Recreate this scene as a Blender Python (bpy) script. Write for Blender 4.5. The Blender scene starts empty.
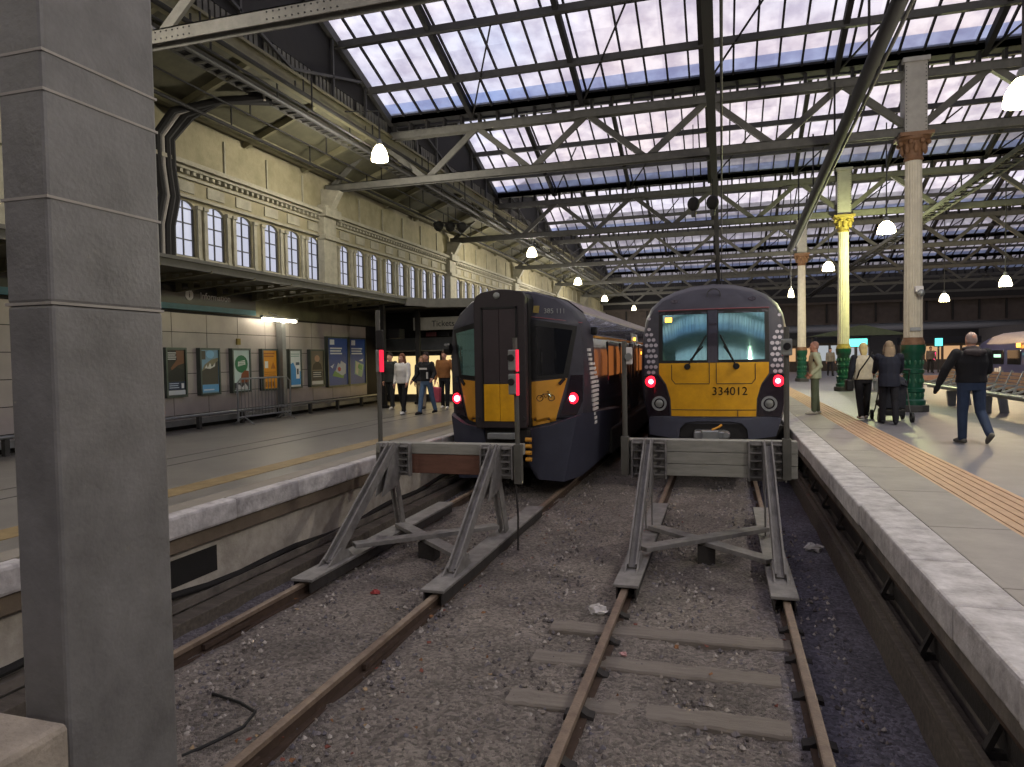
import bpy, bmesh, math, random
from mathutils import Vector, Matrix
random.seed(7)
R = math.radians
scene = bpy.context.scene
COL = scene.collection
OFF = {}

# ------------------------------------------------------------------ helpers
class MB:
    """collects shapes in world coordinates, then links them as one mesh object"""
    def __init__(s): s.v = []; s.f = []; s.m = []
    def add(s, vs, fs, mi=0):
        o = len(s.v); s.v += [tuple(v) for v in vs]
        for f in fs: s.f.append(tuple(i + o for i in f)); s.m.append(mi)
        return s
    def box(s, x0, x1, y0, y1, z0, z1, mi=0):
        if x0 > x1: x0, x1 = x1, x0
        if y0 > y1: y0, y1 = y1, y0
        if z0 > z1: z0, z1 = z1, z0
        return s.add([(x, y, z) for x in (x0, x1) for y in (y0, y1) for z in (z0, z1)],
                     [(0,1,3,2),(4,6,7,5),(0,4,5,1),(2,3,7,6),(0,2,6,4),(1,5,7,3)], mi)
    def bar(s, a, b, w, h, up=(0,0,1), mi=0):
        a = Vector(a); b = Vector(b); d = (b - a).normalized(); up = Vector(up)
        if abs(d.dot(up)) > .98: up = Vector((0,1,0)) if abs(d.y) < .9 else Vector((1,0,0))
        x = d.cross(up).normalized(); z = x.cross(d).normalized()
        vs = [p + x*i*w/2 + z*j*h/2 for p in (a, b) for i, j in ((-1,-1),(1,-1),(1,1),(-1,1))]
        return s.add(vs, [(3,2,1,0),(4,5,6,7),(0,1,5,4),(1,2,6,5),(2,3,7,6),(3,0,4,7)], mi)
    def tube(s, pts, r, n=8, mi=0, caps=True, ry=None):
        pts = [Vector(p) for p in pts]; k = len(pts)
        rr = r if isinstance(r, (list, tuple)) else [r]*k
        vs = []; px = None
        for i, p in enumerate(pts):
            d = (pts[min(i+1, k-1)] - pts[max(i-1, 0)]).normalized()
            if px is None:
                u = Vector((0,0,1)) if abs(d.z) < .9 else Vector((0,1,0))
                px = d.cross(u).normalized()
            else: px = (px - d*px.dot(d)).normalized()
            py = d.cross(px)
            for j in range(n):
                a = 2*math.pi*j/n; vs.append(p + (px*math.cos(a) + py*math.sin(a))*rr[i])
        fs = [(i*n+j, i*n+(j+1) % n, (i+1)*n+(j+1) % n, (i+1)*n+j) for i in range(k-1) for j in range(n)]
        if caps: fs += [tuple(range(n-1, -1, -1)), tuple(range((k-1)*n, k*n))]
        return s.add(vs, fs, mi)
    def lathe(s, prof, c=(0,0,0), n=16, axis='z', mi=0, caps=True):
        vs = []; c = Vector(c)
        for r, h in prof:
            for j in range(n):
                a = 2*math.pi*j/n; u, w = r*math.cos(a), r*math.sin(a)
                vs.append(c + (Vector((u, w, h)) if axis == 'z' else Vector((u, h, w)) if axis == 'y' else Vector((h, u, w))))
        k = len(prof)
        fs = [(i*n+j, i*n+(j+1) % n, (i+1)*n+(j+1) % n, (i+1)*n+j) for i in range(k-1) for j in range(n)]
        if caps: fs += [tuple(range(n-1, -1, -1)), tuple(range((k-1)*n, k*n))]
        return s.add(vs, fs, mi)
    def ring(s, c, ro, ri, y0, y1, n=20, axis='y', mi=0):
        return s.lathe([(ri, y0), (ro, y0), (ro, y1), (ri, y1), (ri, y0)], c, n, axis, mi, False)
    def prism(s, poly, axis, a, b, mi=0):
        """poly of 2D points pushed along an axis from a to b: x->(y,z) y->(x,z) z->(x,y)"""
        def P(u, w, t): return {'x': (t, u, w), 'y': (u, t, w), 'z': (u, w, t)}[axis]
        n = len(poly)
        vs = [P(u, w, a) for u, w in poly] + [P(u, w, b) for u, w in poly]
        fs = [tuple(range(n-1, -1, -1)), tuple(range(n, 2*n))] + [(i, (i+1) % n, n+(i+1) % n, n+i) for i in range(n)]
        return s.add(vs, fs, mi)
    def ell(s, c, rx, ry, rz, n=12, k=8, mi=0):
        c = Vector(c); vs = []
        for i in range(k+1):
            t = math.pi*i/k
            for j in range(n):
                a = 2*math.pi*j/n
                vs.append(c + Vector((rx*max(math.sin(t), .02)*math.cos(a), ry*max(math.sin(t), .02)*math.sin(a), -rz*math.cos(t))))
        fs = [(i*n+j, i*n+(j+1) % n, (i+1)*n+(j+1) % n, (i+1)*n+j) for i in range(k) for j in range(n)]
        fs += [tuple(range(n-1, -1, -1)), tuple(range(k*n, (k+1)*n))]
        return s.add(vs, fs, mi)
    def build(s, name, mat, parent=None, off=None, smooth=False, bevel=0, fixn=True):
        me = bpy.data.meshes.new(name)
        if parent is not None: o0 = Vector(OFF[parent]) if off is None else Vector(off)
        elif off is not None: o0 = Vector(off)
        else:
            mn = [min(v[i] for v in s.v) for i in range(3)]; mx = [max(v[i] for v in s.v) for i in range(3)]
            o0 = Vector(((mn[0]+mx[0])/2, (mn[1]+mx[1])/2, mn[2]))
        me.from_pydata([tuple(Vector(v) - o0) for v in s.v], [], s.f)
        for m in (mat if isinstance(mat, (list, tuple)) else [mat]): me.materials.append(m)
        if len(me.materials) > 1: me.polygons.foreach_set('material_index', s.m)
        if fixn:
            b = bmesh.new(); b.from_mesh(me); bmesh.ops.recalc_face_normals(b, faces=b.faces); b.to_mesh(me); b.free()
        if smooth:
            me.polygons.foreach_set('use_smooth', [True]*len(me.polygons))
            try: me.set_sharp_from_angle(angle=R(40))
            except Exception: pass
        o = bpy.data.objects.new(name, me); COL.objects.link(o)
        if parent is not None: o.parent = parent; OFF[o] = OFF[parent]
        else: o.location = o0; OFF[o] = o0
        if bevel:
            bv = o.modifiers.new('bevel', 'BEVEL'); bv.width = bevel; bv.segments = 2; bv.limit_method = 'ANGLE'
        return o

def thing(name, loc, label, cat, group=None, rz=0):
    o = bpy.data.objects.new(name, None); COL.objects.link(o); o.empty_display_size = .1
    o.location = loc; o.rotation_euler = (0, 0, rz); OFF[o] = Vector(loc)
    o['label'] = label; o['category'] = cat
    if group: o['group'] = group
    return o
def tag(o, label, cat, group=None, kind=None):
    o['label'] = label; o['category'] = cat
    if group: o['group'] = group
    if kind: o['kind'] = kind
    return o
def struct(o, label=None):
    o['kind'] = 'structure'
    if label: o['label'] = label
    return o
def sroot(name, loc, label):
    o = bpy.data.objects.new(name, None); COL.objects.link(o); o.location = loc; OFF[o] = Vector(loc)
    return struct(o, label)
def dup(root, loc, rz=None, label=None):
    r = root.copy(); COL.objects.link(r); r.location = loc
    if rz is not None: r.rotation_euler = (0, 0, rz)
    if label: r['label'] = label
    OFF[r] = Vector(loc)
    for ch in list(root.children):
        c = ch.copy(); COL.objects.link(c); c.parent = r
        for g in list(ch.children):
            d = g.copy(); COL.objects.link(d); d.parent = c
    return r

def text(name, s, size, M, mat, parent, depth=.004, align='CENTER', yf=None, off=0):
    cu = bpy.data.curves.new(name, 'FONT'); cu.body = s; cu.size = size; cu.align_x = align; cu.align_y = 'CENTER'; cu.extrude = depth
    t = bpy.data.objects.new(name, cu); COL.objects.link(t)
    dg = bpy.context.evaluated_depsgraph_get(); me = bpy.data.meshes.new_from_object(t.evaluated_get(dg))
    bpy.data.objects.remove(t); bpy.data.curves.remove(cu)
    me.transform(Matrix.Translation(-Vector(OFF[parent])) @ M); me.materials.clear(); me.materials.append(mat)
    if yf:
        p0 = OFF[parent]
        for v in me.vertices: v.co.y = yf(v.co.x+p0[0], v.co.z+p0[2])-off-p0[1]-(.002 if v.index % 2 else 0)
    o = bpy.data.objects.new(name, me); COL.objects.link(o); o.parent = parent; OFF[o] = OFF[parent]
    return o
def facing(loc, nx):  # text plane matrix: readable when looking along -n
    n = Vector(nx).normalized(); x = Vector((0,0,1)).cross(n).normalized(); z = Vector((0,0,1))
    M = Matrix(((x.x, z.x, n.x, loc[0]), (x.y, z.y, n.y, loc[1]), (x.z, z.z, n.z, loc[2]), (0,0,0,1)))
    return M

# ------------------------------------------------------------------ materials
def sr(h):
    c = [int(h[i:i+2], 16)/255 for i in (0, 2, 4)]
    return tuple(x/12.92 if x <= .04045 else ((x+.055)/1.055)**2.4 for x in c) + (1,)
def pm(name, h, rough=.6, metal=0, var=.15, scale=4, bump=.0, bscale=40, h2=None, spec=.4, stretch=None, coat=0):
    m = bpy.data.materials.new(name); m.use_nodes = True; nt = m.node_tree; N = nt.nodes; L = nt.links
    b = N['Principled BSDF']; b.inputs['Roughness'].default_value = rough; b.inputs['Metallic'].default_value = metal
    b.inputs['Specular IOR Level'].default_value = spec; b.inputs['Coat Weight'].default_value = coat
    tc = N.new('ShaderNodeTexCoord'); mp = N.new('ShaderNodeMapping'); L.new(tc.outputs['Object'], mp.inputs[0])
    if stretch: mp.inputs['Scale'].default_value = stretch
    n = N.new('ShaderNodeTexNoise'); n.inputs['Scale'].default_value = scale; n.inputs['Detail'].default_value = 6; n.inputs['Roughness'].default_value = .65
    L.new(mp.outputs[0], n.inputs['Vector'])
    r = N.new('ShaderNodeValToRGB'); c = sr(h); c2 = sr(h2) if h2 else tuple(x*(1-var*1.6) for x in c[:3]) + (1,)
    r.color_ramp.elements[0].position = .3; r.color_ramp.elements[1].position = .7
    r.color_ramp.elements[0].color = c2; r.color_ramp.elements[1].color = tuple(min(1, x*(1+var*.5)) for x in c[:3]) + (1,)
    L.new(n.outputs['Fac'], r.inputs[0]); L.new(r.outputs[0], b.inputs['Base Color'])
    if bump:
        n2 = N.new('ShaderNodeTexNoise'); n2.inputs['Scale'].default_value = bscale; n2.inputs['Detail'].default_value = 5
        L.new(mp.outputs[0], n2.inputs['Vector'])
        bp = N.new('ShaderNodeBump'); bp.inputs['Strength'].default_value = bump; bp.inputs['Distance'].default_value = .02
        L.new(n2.outputs['Fac'], bp.inputs['Height']); L.new(bp.outputs[0], b.inputs['Normal'])
    m['p'] = 1
    return m
def emit(name, h, s, base=None):
    m = bpy.data.materials.new(name); m.use_nodes = True; b = m.node_tree.nodes['Principled BSDF']
    b.inputs['Base Color'].default_value = sr(base or h); b.inputs['Emission Color'].default_value = sr(h); b.inputs['Emission Strength'].default_value = s
    return m

M = dict(
 pillar=pm('painted_grey_steel', '737170', .5, 0, .2, 5, .15, 60, h2='605e5d'),
 pillar_seam=pm('pale_seam', '9a948c', .6),
 concrete=pm('concrete', '9c9184', .85, 0, .2, 6, .4, 50),
 rail=pm('rusty_rail_top', '807060', .55, .2, .2, 12, .2, 60, h2='66564a'),
 rust=pm('rust_dark', '4a3a30', .85, 0, .2, 14),
 iron=pm('dark_iron', '34302e', .8, 0, .25, 10, .2, 50),
 timber=pm('weathered_timber', '625a51', .9, 0, .3, 3, .3, 30, stretch=(1,8,8)),
 sleeper=pm('sleeper_wood', '7a736b', .95, 0, .25, 5, .4, 40, stretch=(.6,5,5), h2='675f58'),
 buffer=pm('buffer_grey_paint', '807d7a', .65, 0, .2, 7, .25, 40, h2='625f5c'),
 plank=pm('grey_plank', '8f8d84', .8, 0, .15, 4, .2, 40, stretch=(1,6,6)),
 brown_plank=pm('brown_plank', '6b4a3c', .85, 0, .2, 4, .2, 40, stretch=(1,6,6)),
 coping=pm('white_painted_stone', 'c4c0be', .8, 0, .25, 6, .4, 30, h2='938e8c'),
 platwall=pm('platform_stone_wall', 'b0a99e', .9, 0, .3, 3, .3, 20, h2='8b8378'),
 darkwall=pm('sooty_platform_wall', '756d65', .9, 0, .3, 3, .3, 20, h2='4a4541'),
 asphalt=pm('grey_asphalt', '717074', .5, 0, .14, 2, .12, 120),
 slabL=pm('left_edge_slab','8c8579',.7,0,.15,2,.1,60),
 brownband=pm('brown_stone_band','6e6152',.85,0,.2,4,.2,30),
 asphaltL=pm('worn_flagstone', '7f7b74', .38, 0, .15, 1.5, .1, 120),
 slab=pm('edge_slabs', '928b85', .7, 0, .15, 2, .1, 80),
 tactile=pm('tactile_buff', 'c2a180', .75, 0, .12, 6),
 yline=pm('worn_yellow_line', '958058', .6, 0, .3, 5),
 cream=pm('cream_stonework', '8a8268', .8, 0, .22, 2.5, .25, 25, h2='787156'),
 cream2=pm('cream_stone_carved', '979280', .8, 0, .2, 4, .2, 30),
 olive=pm('olive_boards', '55523f', .7, 0, .2, 3),
 girder=pm('olive_cream_girder', '6d684f', .6, 0, .2, 4),
 steel=pm('grey_painted_steel', '58564f', .6, 0, .18, 5),
 lsteel=pm('pale_grey_steel', '85827a', .6, 0, .18, 5),
 dsteel=pm('dark_painted_steel', '403f3d', .6, 0, .2, 5),
 black=pm('sooty_black', '1d1b1a', .8, 0, .2, 5),
 clad=pm('wall_cladding_panel', 'b0a7a3', .42, .1, .12, 1.4, .05, 10),
 grey=pm('grey_metal', '8f9192', .4, .6, .1, 6),
 galv=pm('galvanised_steel', '9a9d9e', .4, .7, .1, 8),
 dgreen=pm('green_enamel', '0f4a36', .3, 0, .15, 6, coat=.4),
 lgreen=pm('green_enamel_light', '3c6a50', .4, 0, .15, 9),
 colcream=pm('column_cream_paint', 'c2baa6', .55, 0, .1, 5),
 capital=pm('brown_capital', '7b5a40', .65, 0, .2, 9),
 capyel=pm('ochre_capital', '94803c', .65, 0, .2, 9),
 boxpost=pm('box_post_paint', '9c9890', .55, 0, .12, 5),
 navy=pm('train_navy', '20222e', .28, .1, .1, 3, coat=.5),
 tgrey=pm('train_front_grey', '3d3c45', .5, .1, .12, 5, h2='35343c'),
 skirt=pm('train_skirt_blue_grey', '383a48', .5, .1, .12, 5),
 troof=pm('train_roof_grime', '968a8c', .6, .1, .2, 4),
 yellow=pm('warning_yellow', 'dda312', .45, 0, .08, 4, h2='c58f10'),
 yellow2=pm('warning_ochre', 'cd9230', .45, 0, .08, 4),
 gang=pm('gangway_door_brown', '332a2c', .6, 0, .12, 3),
 gang2=pm('gangway_frame', '2b2426', .6, 0, .12, 3),
 pod=pm('lamp_pod_black', '231c24', .25, .1, .1, 4, coat=.5),
 rubber=pm('black_rubber', '111111', .6),
 white=pm('white_paint', 'd4d0cc', .6, 0, .06),
 dots=pm('pale_dot_print', 'b9b2b8', .5, 0, .1),
 pinkline=pm('red_cantrail_line', '8a5256', .5),
 sign=pm('dark_sign_board', '24252b', .4, .1, .05),
 teal=pm('teal_sign_stripe', '3e6e7c', .5),
 signwhite=pm('white_lettering', 'd8d8d6', .5),
 frame=pm('poster_frame_metal', '5c6460', .4, .6),
 wood=pm('bench_wood', 'b08a6c', .6, 0, .2, 6, stretch=(6,1,6)),
 skin=pm('skin', 'c08f78', .6, 0, .05),
 leaf=pm('dead_leaves', '8a5f3c', .8, 0, .4, 20),
 paper=pm('crumpled_paper', 'cfcac8', .8),
 lampbody=pm('lamp_housing_grey', '8d8f8c', .4, .5),
 redlamp=emit('red_lamp_lens', 'ff2848', .55, 'ff2040'),
 tail=emit('tail_light_core', 'ff6070', 14),
 tailring=emit('tail_light_red', 'ff1428', 2.2),
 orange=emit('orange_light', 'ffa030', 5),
 bulb=emit('bell_lamp_glow', 'fff0c4', 9),
 tubeglow=emit('fluorescent_tube', 'fff4d8', 16),
 winlit=emit('daylit_window', 'c8cbe0', .5, '30343c'),
 addedglow=emit('added_warm_glow', 'ff9850', .24, '302820'),
 shoplit=emit('lit_shop_front', 'ffdf9c', .6, '888070'),
 tealglow=emit('teal_screen', '60e8e0', 1.2), pinkglow=emit('pink_screen', 'ff4080', 1.2),
)

def glossy_glass(name, h, rough=.05, metal=.0, spec=1.0):
    m = bpy.data.materials.new(name); m.use_nodes = True; nt = m.node_tree; b = nt.nodes['Principled BSDF']
    b.inputs['Base Color'].default_value = sr(h); b.inputs['Roughness'].default_value = rough; b.inputs['Metallic'].default_value = metal
    b.inputs['Specular IOR Level'].default_value = spec; b.inputs['Coat Weight'].default_value = .6; b.inputs['Coat Roughness'].default_value = .03
    return m
M['windscreen'] = glossy_glass('teal_windscreen', '7fb0ac', .06, .85)
M['darkglass'] = glossy_glass('dark_cab_glass', '15181e', .05, .2)
M['sideglass'] = glossy_glass('bodyside_glass', '1a1c22', .05, .3)
M['bodyside'] = glossy_glass('glossy_bodyside', '565260', .16, .35)

def roof_glass(name='roof_glass', tint=(.95, .96, .97, 1)):
    m = bpy.data.materials.new(name); m.use_nodes = True; nt = m.node_tree; N = nt.nodes; L = nt.links
    N.remove(N['Principled BSDF']); out = N['Material Output']
    tr = N.new('ShaderNodeBsdfTransparent'); tl = N.new('ShaderNodeBsdfTranslucent'); df = N.new('ShaderNodeBsdfDiffuse'); mx = N.new('ShaderNodeMixShader'); m2 = N.new('ShaderNodeMixShader')
    tr.inputs[0].default_value = tint; tl.inputs[0].default_value = tint; df.inputs[0].default_value = (.8, .8, .84, 1)
    tc = N.new('ShaderNodeTexCoord'); n = N.new('ShaderNodeTexNoise'); n.inputs['Scale'].default_value = .8; n.inputs['Detail'].default_value = 5
    L.new(tc.outputs['Object'], n.inputs['Vector'])
    mr = N.new('ShaderNodeMapRange'); mr.inputs[1].default_value = .35; mr.inputs[2].default_value = .65; mr.inputs[3].default_value = .3; mr.inputs[4].default_value = .5
    L.new(n.outputs['Fac'], mr.inputs[0]); L.new(mr.outputs[0], mx.inputs[0])
    # grime varying from pane to pane
    bk = N.new('ShaderNodeTexBrick'); bk.offset = 0; bk.inputs['Scale'].default_value = 1; bk.inputs['Brick Width'].default_value = .517; bk.inputs['Row Height'].default_value = 1.42; bk.inputs['Mortar Size'].default_value = 0
    bk.inputs['Color1'].default_value = (1, 1, 1, 1); bk.inputs['Color2'].default_value = (.78, .76, .80, 1); L.new(tc.outputs['Object'], bk.inputs['Vector'])
    n3 = N.new('ShaderNodeTexNoise'); n3.inputs['Scale'].default_value = 2.2; n3.inputs['Detail'].default_value = 6; L.new(tc.outputs['Object'], n3.inputs['Vector'])
    r3 = N.new('ShaderNodeValToRGB'); r3.color_ramp.elements[0].position = .35; r3.color_ramp.elements[0].color = (.72, .70, .76, 1); r3.color_ramp.elements[1].position = .6; L.new(n3.outputs['Fac'], r3.inputs[0])
    q1 = N.new('ShaderNodeMix'); q1.data_type = 'RGBA'; q1.blend_type = 'MULTIPLY'; q1.inputs[0].default_value = 1; L.new(bk.outputs[0], q1.inputs[6]); L.new(r3.outputs[0], q1.inputs[7])
    q2 = N.new('ShaderNodeMix'); q2.data_type = 'RGBA'; q2.blend_type = 'MULTIPLY'; q2.inputs[0].default_value = 1; q2.inputs[7].default_value = tint; L.new(q1.outputs[2], q2.inputs[6])
    L.new(q2.outputs[2], tr.inputs[0]); L.new(q2.outputs[2], tl.inputs[0])
    m2.inputs[0].default_value = .25; L.new(tl.outputs[0], m2.inputs[1]); L.new(df.outputs[0], m2.inputs[2])
    L.new(tr.outputs[0], mx.inputs[1]); L.new(m2.outputs[0], mx.inputs[2]); L.new(mx.outputs[0], out.inputs[0])
    return m
M['glass'] = roof_glass(); M['viewtint'] = roof_glass('blue_view_tint', (.40, .50, .72, 1))  # low panes: bluish view of the next slope put into the glass tint

def ballast_mat():
    m = bpy.data.materials.new('ballast_gravel'); m.use_nodes = True; nt = m.node_tree; N = nt.nodes; L = nt.links; b = N['Principled BSDF']; b.inputs['Roughness'].default_value = .9
    tc = N.new('ShaderNodeTexCoord'); sp = N.new('ShaderNodeSeparateXYZ'); L.new(tc.outputs['Object'], sp.inputs[0])
    v = N.new('ShaderNodeTexVoronoi'); v.inputs['Scale'].default_value = 42; L.new(tc.outputs['Object'], v.inputs['Vector'])
    v2 = N.new('ShaderNodeTexVoronoi'); v2.inputs['Scale'].default_value = 110; L.new(tc.outputs['Object'], v2.inputs['Vector'])
    n = N.new('ShaderNodeTexNoise'); n.inputs['Scale'].default_value = 1.1; n.inputs['Detail'].default_value = 8; n.inputs['Roughness'].default_value = .7; L.new(tc.outputs['Object'], n.inputs['Vector'])
    # bluish clean stone beside the platforms, dusty brown between the tracks (object X = world X)
    wob = N.new('ShaderNodeMath'); wob.operation = 'MULTIPLY_ADD'; L.new(n.outputs['Fac'], wob.inputs[0]); wob.inputs[1].default_value = 1.0; L.new(sp.outputs[0], wob.inputs[2])
    mr = N.new('ShaderNodeMapRange'); mr.inputs[1].default_value = -6; mr.inputs[2].default_value = 3; L.new(wob.outputs[0], mr.inputs[0])
    r = N.new('ShaderNodeValToRGB'); e = r.color_ramp.elements
    e[0].position = .18; e[0].color = sr('75727d'); e[1].position = .26; e[1].color = sr('827973')
    for p, c in ((.5, '8a8179'), (.70, '877e77'), (.765, '817874'), (.79, '706d78'), (1, '6e6b76')):
        x = e.new(p); x.color = sr(c)
    L.new(mr.outputs[0], r.inputs[0])
    cs = N.new('ShaderNodeSeparateColor'); L.new(v.outputs['Color'], cs.inputs[0])
    cm = N.new('ShaderNodeMapRange'); L.new(cs.outputs[0], cm.inputs[0]); cm.inputs[3].default_value = .55; cm.inputs[4].default_value = 1.45
    n2 = N.new('ShaderNodeMapRange'); L.new(n.outputs['Fac'], n2.inputs[0]); n2.inputs[1].default_value = .3; n2.inputs[2].default_value = .7; n2.inputs[3].default_value = .6; n2.inputs[4].default_value = 1.4
    mu = N.new('ShaderNodeMath'); mu.operation = 'MULTIPLY'; L.new(cm.outputs[0], mu.inputs[0]); L.new(n2.outputs[0], mu.inputs[1])
    mx = N.new('ShaderNodeVectorMath'); mx.operation = 'SCALE'; L.new(r.outputs[0], mx.inputs[0]); L.new(mu.outputs[0], mx.inputs['Scale'])
    L.new(mx.outputs[0], b.inputs['Base Color'])
    ad = N.new('ShaderNodeMath'); ad.operation = 'ADD'; L.new(v.outputs['Distance'], ad.inputs[0]); L.new(v2.outputs['Distance'], ad.inputs[1])
    bp = N.new('ShaderNodeBump'); bp.inputs['Strength'].default_value = .9; bp.inputs['Distance'].default_value = .03; bp.invert = True
    L.new(ad.outputs[0], bp.inputs['Height']); L.new(bp.outputs[0], b.inputs['Normal'])
    return m
M['ballast'] = ballast_mat()

# ------------------------------------------------------------------ constants
GZ = -.13            # ballast level (rail tops at 0)
PZ = .9              # platform level
LX, RX = -3.47, -.19 # track centres
LE, RE = -4.82, 1.2 # platform edges
WX = -11.2           # left wall
BAY0, BAY = 8.6, 9.8
TR = [BAY0 + BAY*k for k in range(-2, 7)]

# ------------------------------------------------------------------ ground, platforms
mb = MB()
nx, ny = 90, 150
xs = [-5.2 + 6.9*i/nx for i in range(nx+1)]; ys = [1.6 + (j/ny)**1.8*78 for j in range(ny+1)]
mb.add([(x, y, GZ + random.uniform(-.018, .014) + .02*math.sin(x*5+y*3)*math.sin(y*2.3)) for y in ys for x in xs],
       [(j*(nx+1)+i, j*(nx+1)+i+1, (j+1)*(nx+1)+i+1, (j+1)*(nx+1)+i) for j in range(ny) for i in range(nx)])
struct(mb.build('floor', M['ballast'], off=(0,0,0), smooth=True), 'gravel ballast bed under both tracks')
mb = MB().box(-12, 30, -14, 1.6, -.6, PZ)
struct(mb.build('floor', M['asphalt']), 'concourse floor at the end of the tracks')

# left platform: floor, coping, wall below
struct(MB().box(WX-.4, LE-.42, 1.6, 80, -.6, PZ).build('floor', M['asphaltL']), 'grey paved platform floor on the left')
mb = MB()
for k in range(70):
    y = 1.6 + k*1.12; j = random.uniform(-.012, .012)
    mb.box(LE-.17, LE+j, y, y+1.11, PZ-.21, PZ+.004+random.uniform(0, .006))
struct(mb.build('trim_1', M['coping'], bevel=.03), 'white painted coping along the left platform edge')
struct(MB().box(LE-.42, LE-.17, 1.6, 80, PZ-.1, PZ+.002).build('floor', M['slabL']), 'stone slabs behind the left coping')
mb = MB().box(LE-.42, LE-.05, 1.6, 80, PZ-.36, PZ-.215).build('trim_12', M['brownband'], bevel=.01); struct(mb, 'brown stone band under the left coping')
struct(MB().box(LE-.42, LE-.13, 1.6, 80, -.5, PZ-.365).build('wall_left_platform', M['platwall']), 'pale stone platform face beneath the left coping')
struct(MB().box(LE-.13, LE-.125, 5.2, 5.9, .2, .46).build('trim_2', M['black']), 'dark drain opening in the left platform face')
struct(MB().box(-5.95, -5.6, 1.6, 80, PZ, PZ+.006).build('trim_3', M['yline']), 'worn yellow line along the left platform')
mb = MB()
for x in (-7.35, -7.9): mb.box(x-.012, x+.012, 1.6, 80, PZ, PZ+.003)
struct(mb.build('trim_4', M['dsteel']), 'dark joint line along the left platform floor')

# right platform
struct(MB().box(2.72, 8.2, 1.6, 80, -.6, PZ).build('floor', M['asphalt']), 'grey asphalt platform floor on the right')
mb = MB(); s2 = MB()
for k in range(50):
    y = 1.6 + k*1.56
    mb.box(RE+.37, 2.15, y, y+1.55, PZ-.25, PZ+.003+random.uniform(-.002, .002))
struct(mb.build('floor', M['slab'], bevel=.006), 'pale edge slabs along the right platform')
mb = MB()
for k in range(86):
    y = 1.6 + k*.91; j = random.uniform(-.01, .01)
    mb.box(RE+j, RE+.37, y, y+.905, PZ-.2, PZ+.006+random.uniform(-.003, .003))
struct(mb.build('trim_5', M['coping'], bevel=.02), 'white painted coping along the right platform edge')
mb = MB().box(2.15, 2.72, 1.6, 80, -.6, PZ)
for i in range(6):
    x = 2.2 + i*.094
    mb.box(x-.018, x+.018, 1.6, 80, PZ, PZ+.008)
struct(mb.build('trim_6', M['tactile']), 'buff ribbed tactile strip along the right platform')
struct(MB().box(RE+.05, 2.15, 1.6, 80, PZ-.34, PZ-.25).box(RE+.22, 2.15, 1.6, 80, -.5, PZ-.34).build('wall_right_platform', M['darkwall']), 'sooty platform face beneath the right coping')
# ledge rails and trough on the right platform face
t = thing('trackside_cable_trough', (1.3, 40, GZ), 'long weathered timber cable trough along the foot of the right platform', 'cable trough')
MB().box(1.21, 1.25, 2.2, 70, GZ-.05, .1).build('front_board', M['timber'], t, bevel=.006)
MB().box(1.21, 1.37, 2.2, 70, .1, .15).build('lid_board', M['timber'], t, bevel=.006)
MB().box(1.26, 1.3, 2.2, 70, .15, .21).build('batten', M['timber'], t, bevel=.006)
MB().box(1.34, 1.37, 2.2, 70, GZ-.05, .1).build('back_board', M['iron'], t)
t = thing('platform_edge_girder', (1.4, 40, .15), 'dark iron girder on brackets below the right platform coping', 'girder')
MB().box(1.36, 1.42, 2.2, 70, .38, .46).build('top_flange', M['rust'], t)
MB().box(1.405, 1.43, 2.2, 70, .18, .38).build('web', M['iron'], t)
for k in range(22):
    y = 2.9 + k*1.25
    MB().box(1.31, 1.41, y, y+.05, .16, .2).bar((1.32, y+.025, .2), (1.4, y+.025, .38), .05, .03).build('bracket', M['iron'], t)
t = thing('trackside_cable', (-4.85, 20, .1), 'black cable and timber edging along the foot of the left platform', 'cable run')
MB().box(-4.82, -4.62, 1.7, 70, GZ-.03, .0).build('edging_board', M['timber'], t, bevel=.008)
MB().tube([(-4.9, 1.7+k*.5, .12+.03*math.sin(k*1.3)+.05*math.sin(k*.37)) for k in range(60)], .035, 8).build('cable', M['black'], t, smooth=True)
MB().box(-4.94, -4.85, 1.7, 70, .0, .08).build('ledge', M['darkwall'], t)

# ------------------------------------------------------------------ rails, sleepers
for x, lab in ((LX-.752, 'rusty running rail nearest the left platform'), (LX+.752, 'rusty running rail on the inner side of the left track'),
               (RX-.752, 'rusty running rail on the left of the right track'), (RX+.752, 'rusty running rail nearest the right platform')):
    t = thing('running_rail', (x, 36, GZ), lab, 'rail')
    MB().prism([(x-.035, -.035), (x-.032, -.003), (x-.02, 0), (x+.02, 0), (x+.032, -.003), (x+.035, -.035), (x+.012, -.05), (x-.012, -.05)], 'y', 1.7, 70).build('rail_head', M['rail'], t)
    MB().box(x-.011, x+.011, 1.7, 70, -.13, -.05).box(x-.06, x+.06, 1.7, 70, -.15, -.118).build('rail_web_and_foot', M['rust'], t)
    if x > -2:
        for k in range(14):
            y = 3.35 + k*.62
            for sgn in (-1, 1):
                MB().prism([(x+sgn*.02, -.075), (x+sgn*.06, -.1), (x+sgn*.1, -.108), (x+sgn*.105, -.15), (x+sgn*.02, -.15)], 'y', y-.045, y+.045).build('rail_chair', M['iron'], t)
    else:
        for y in (5.1, 3.2): MB().box(x-.05, x+.05, y-.3, y+.3, -.1, -.06).build('fishplate', M['rust'], t)
sl = [(3.55, 0, 'cracked wooden sleeper in the foreground between the right rails'), (4.75, -.02, 'wooden sleeper second from the front under the right rails'), (5.45, -.03, 'half buried wooden sleeper midway to the right buffer stop'), (6.1, .1, 'half buried wooden sleeper just before the right buffer feet')]
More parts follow.
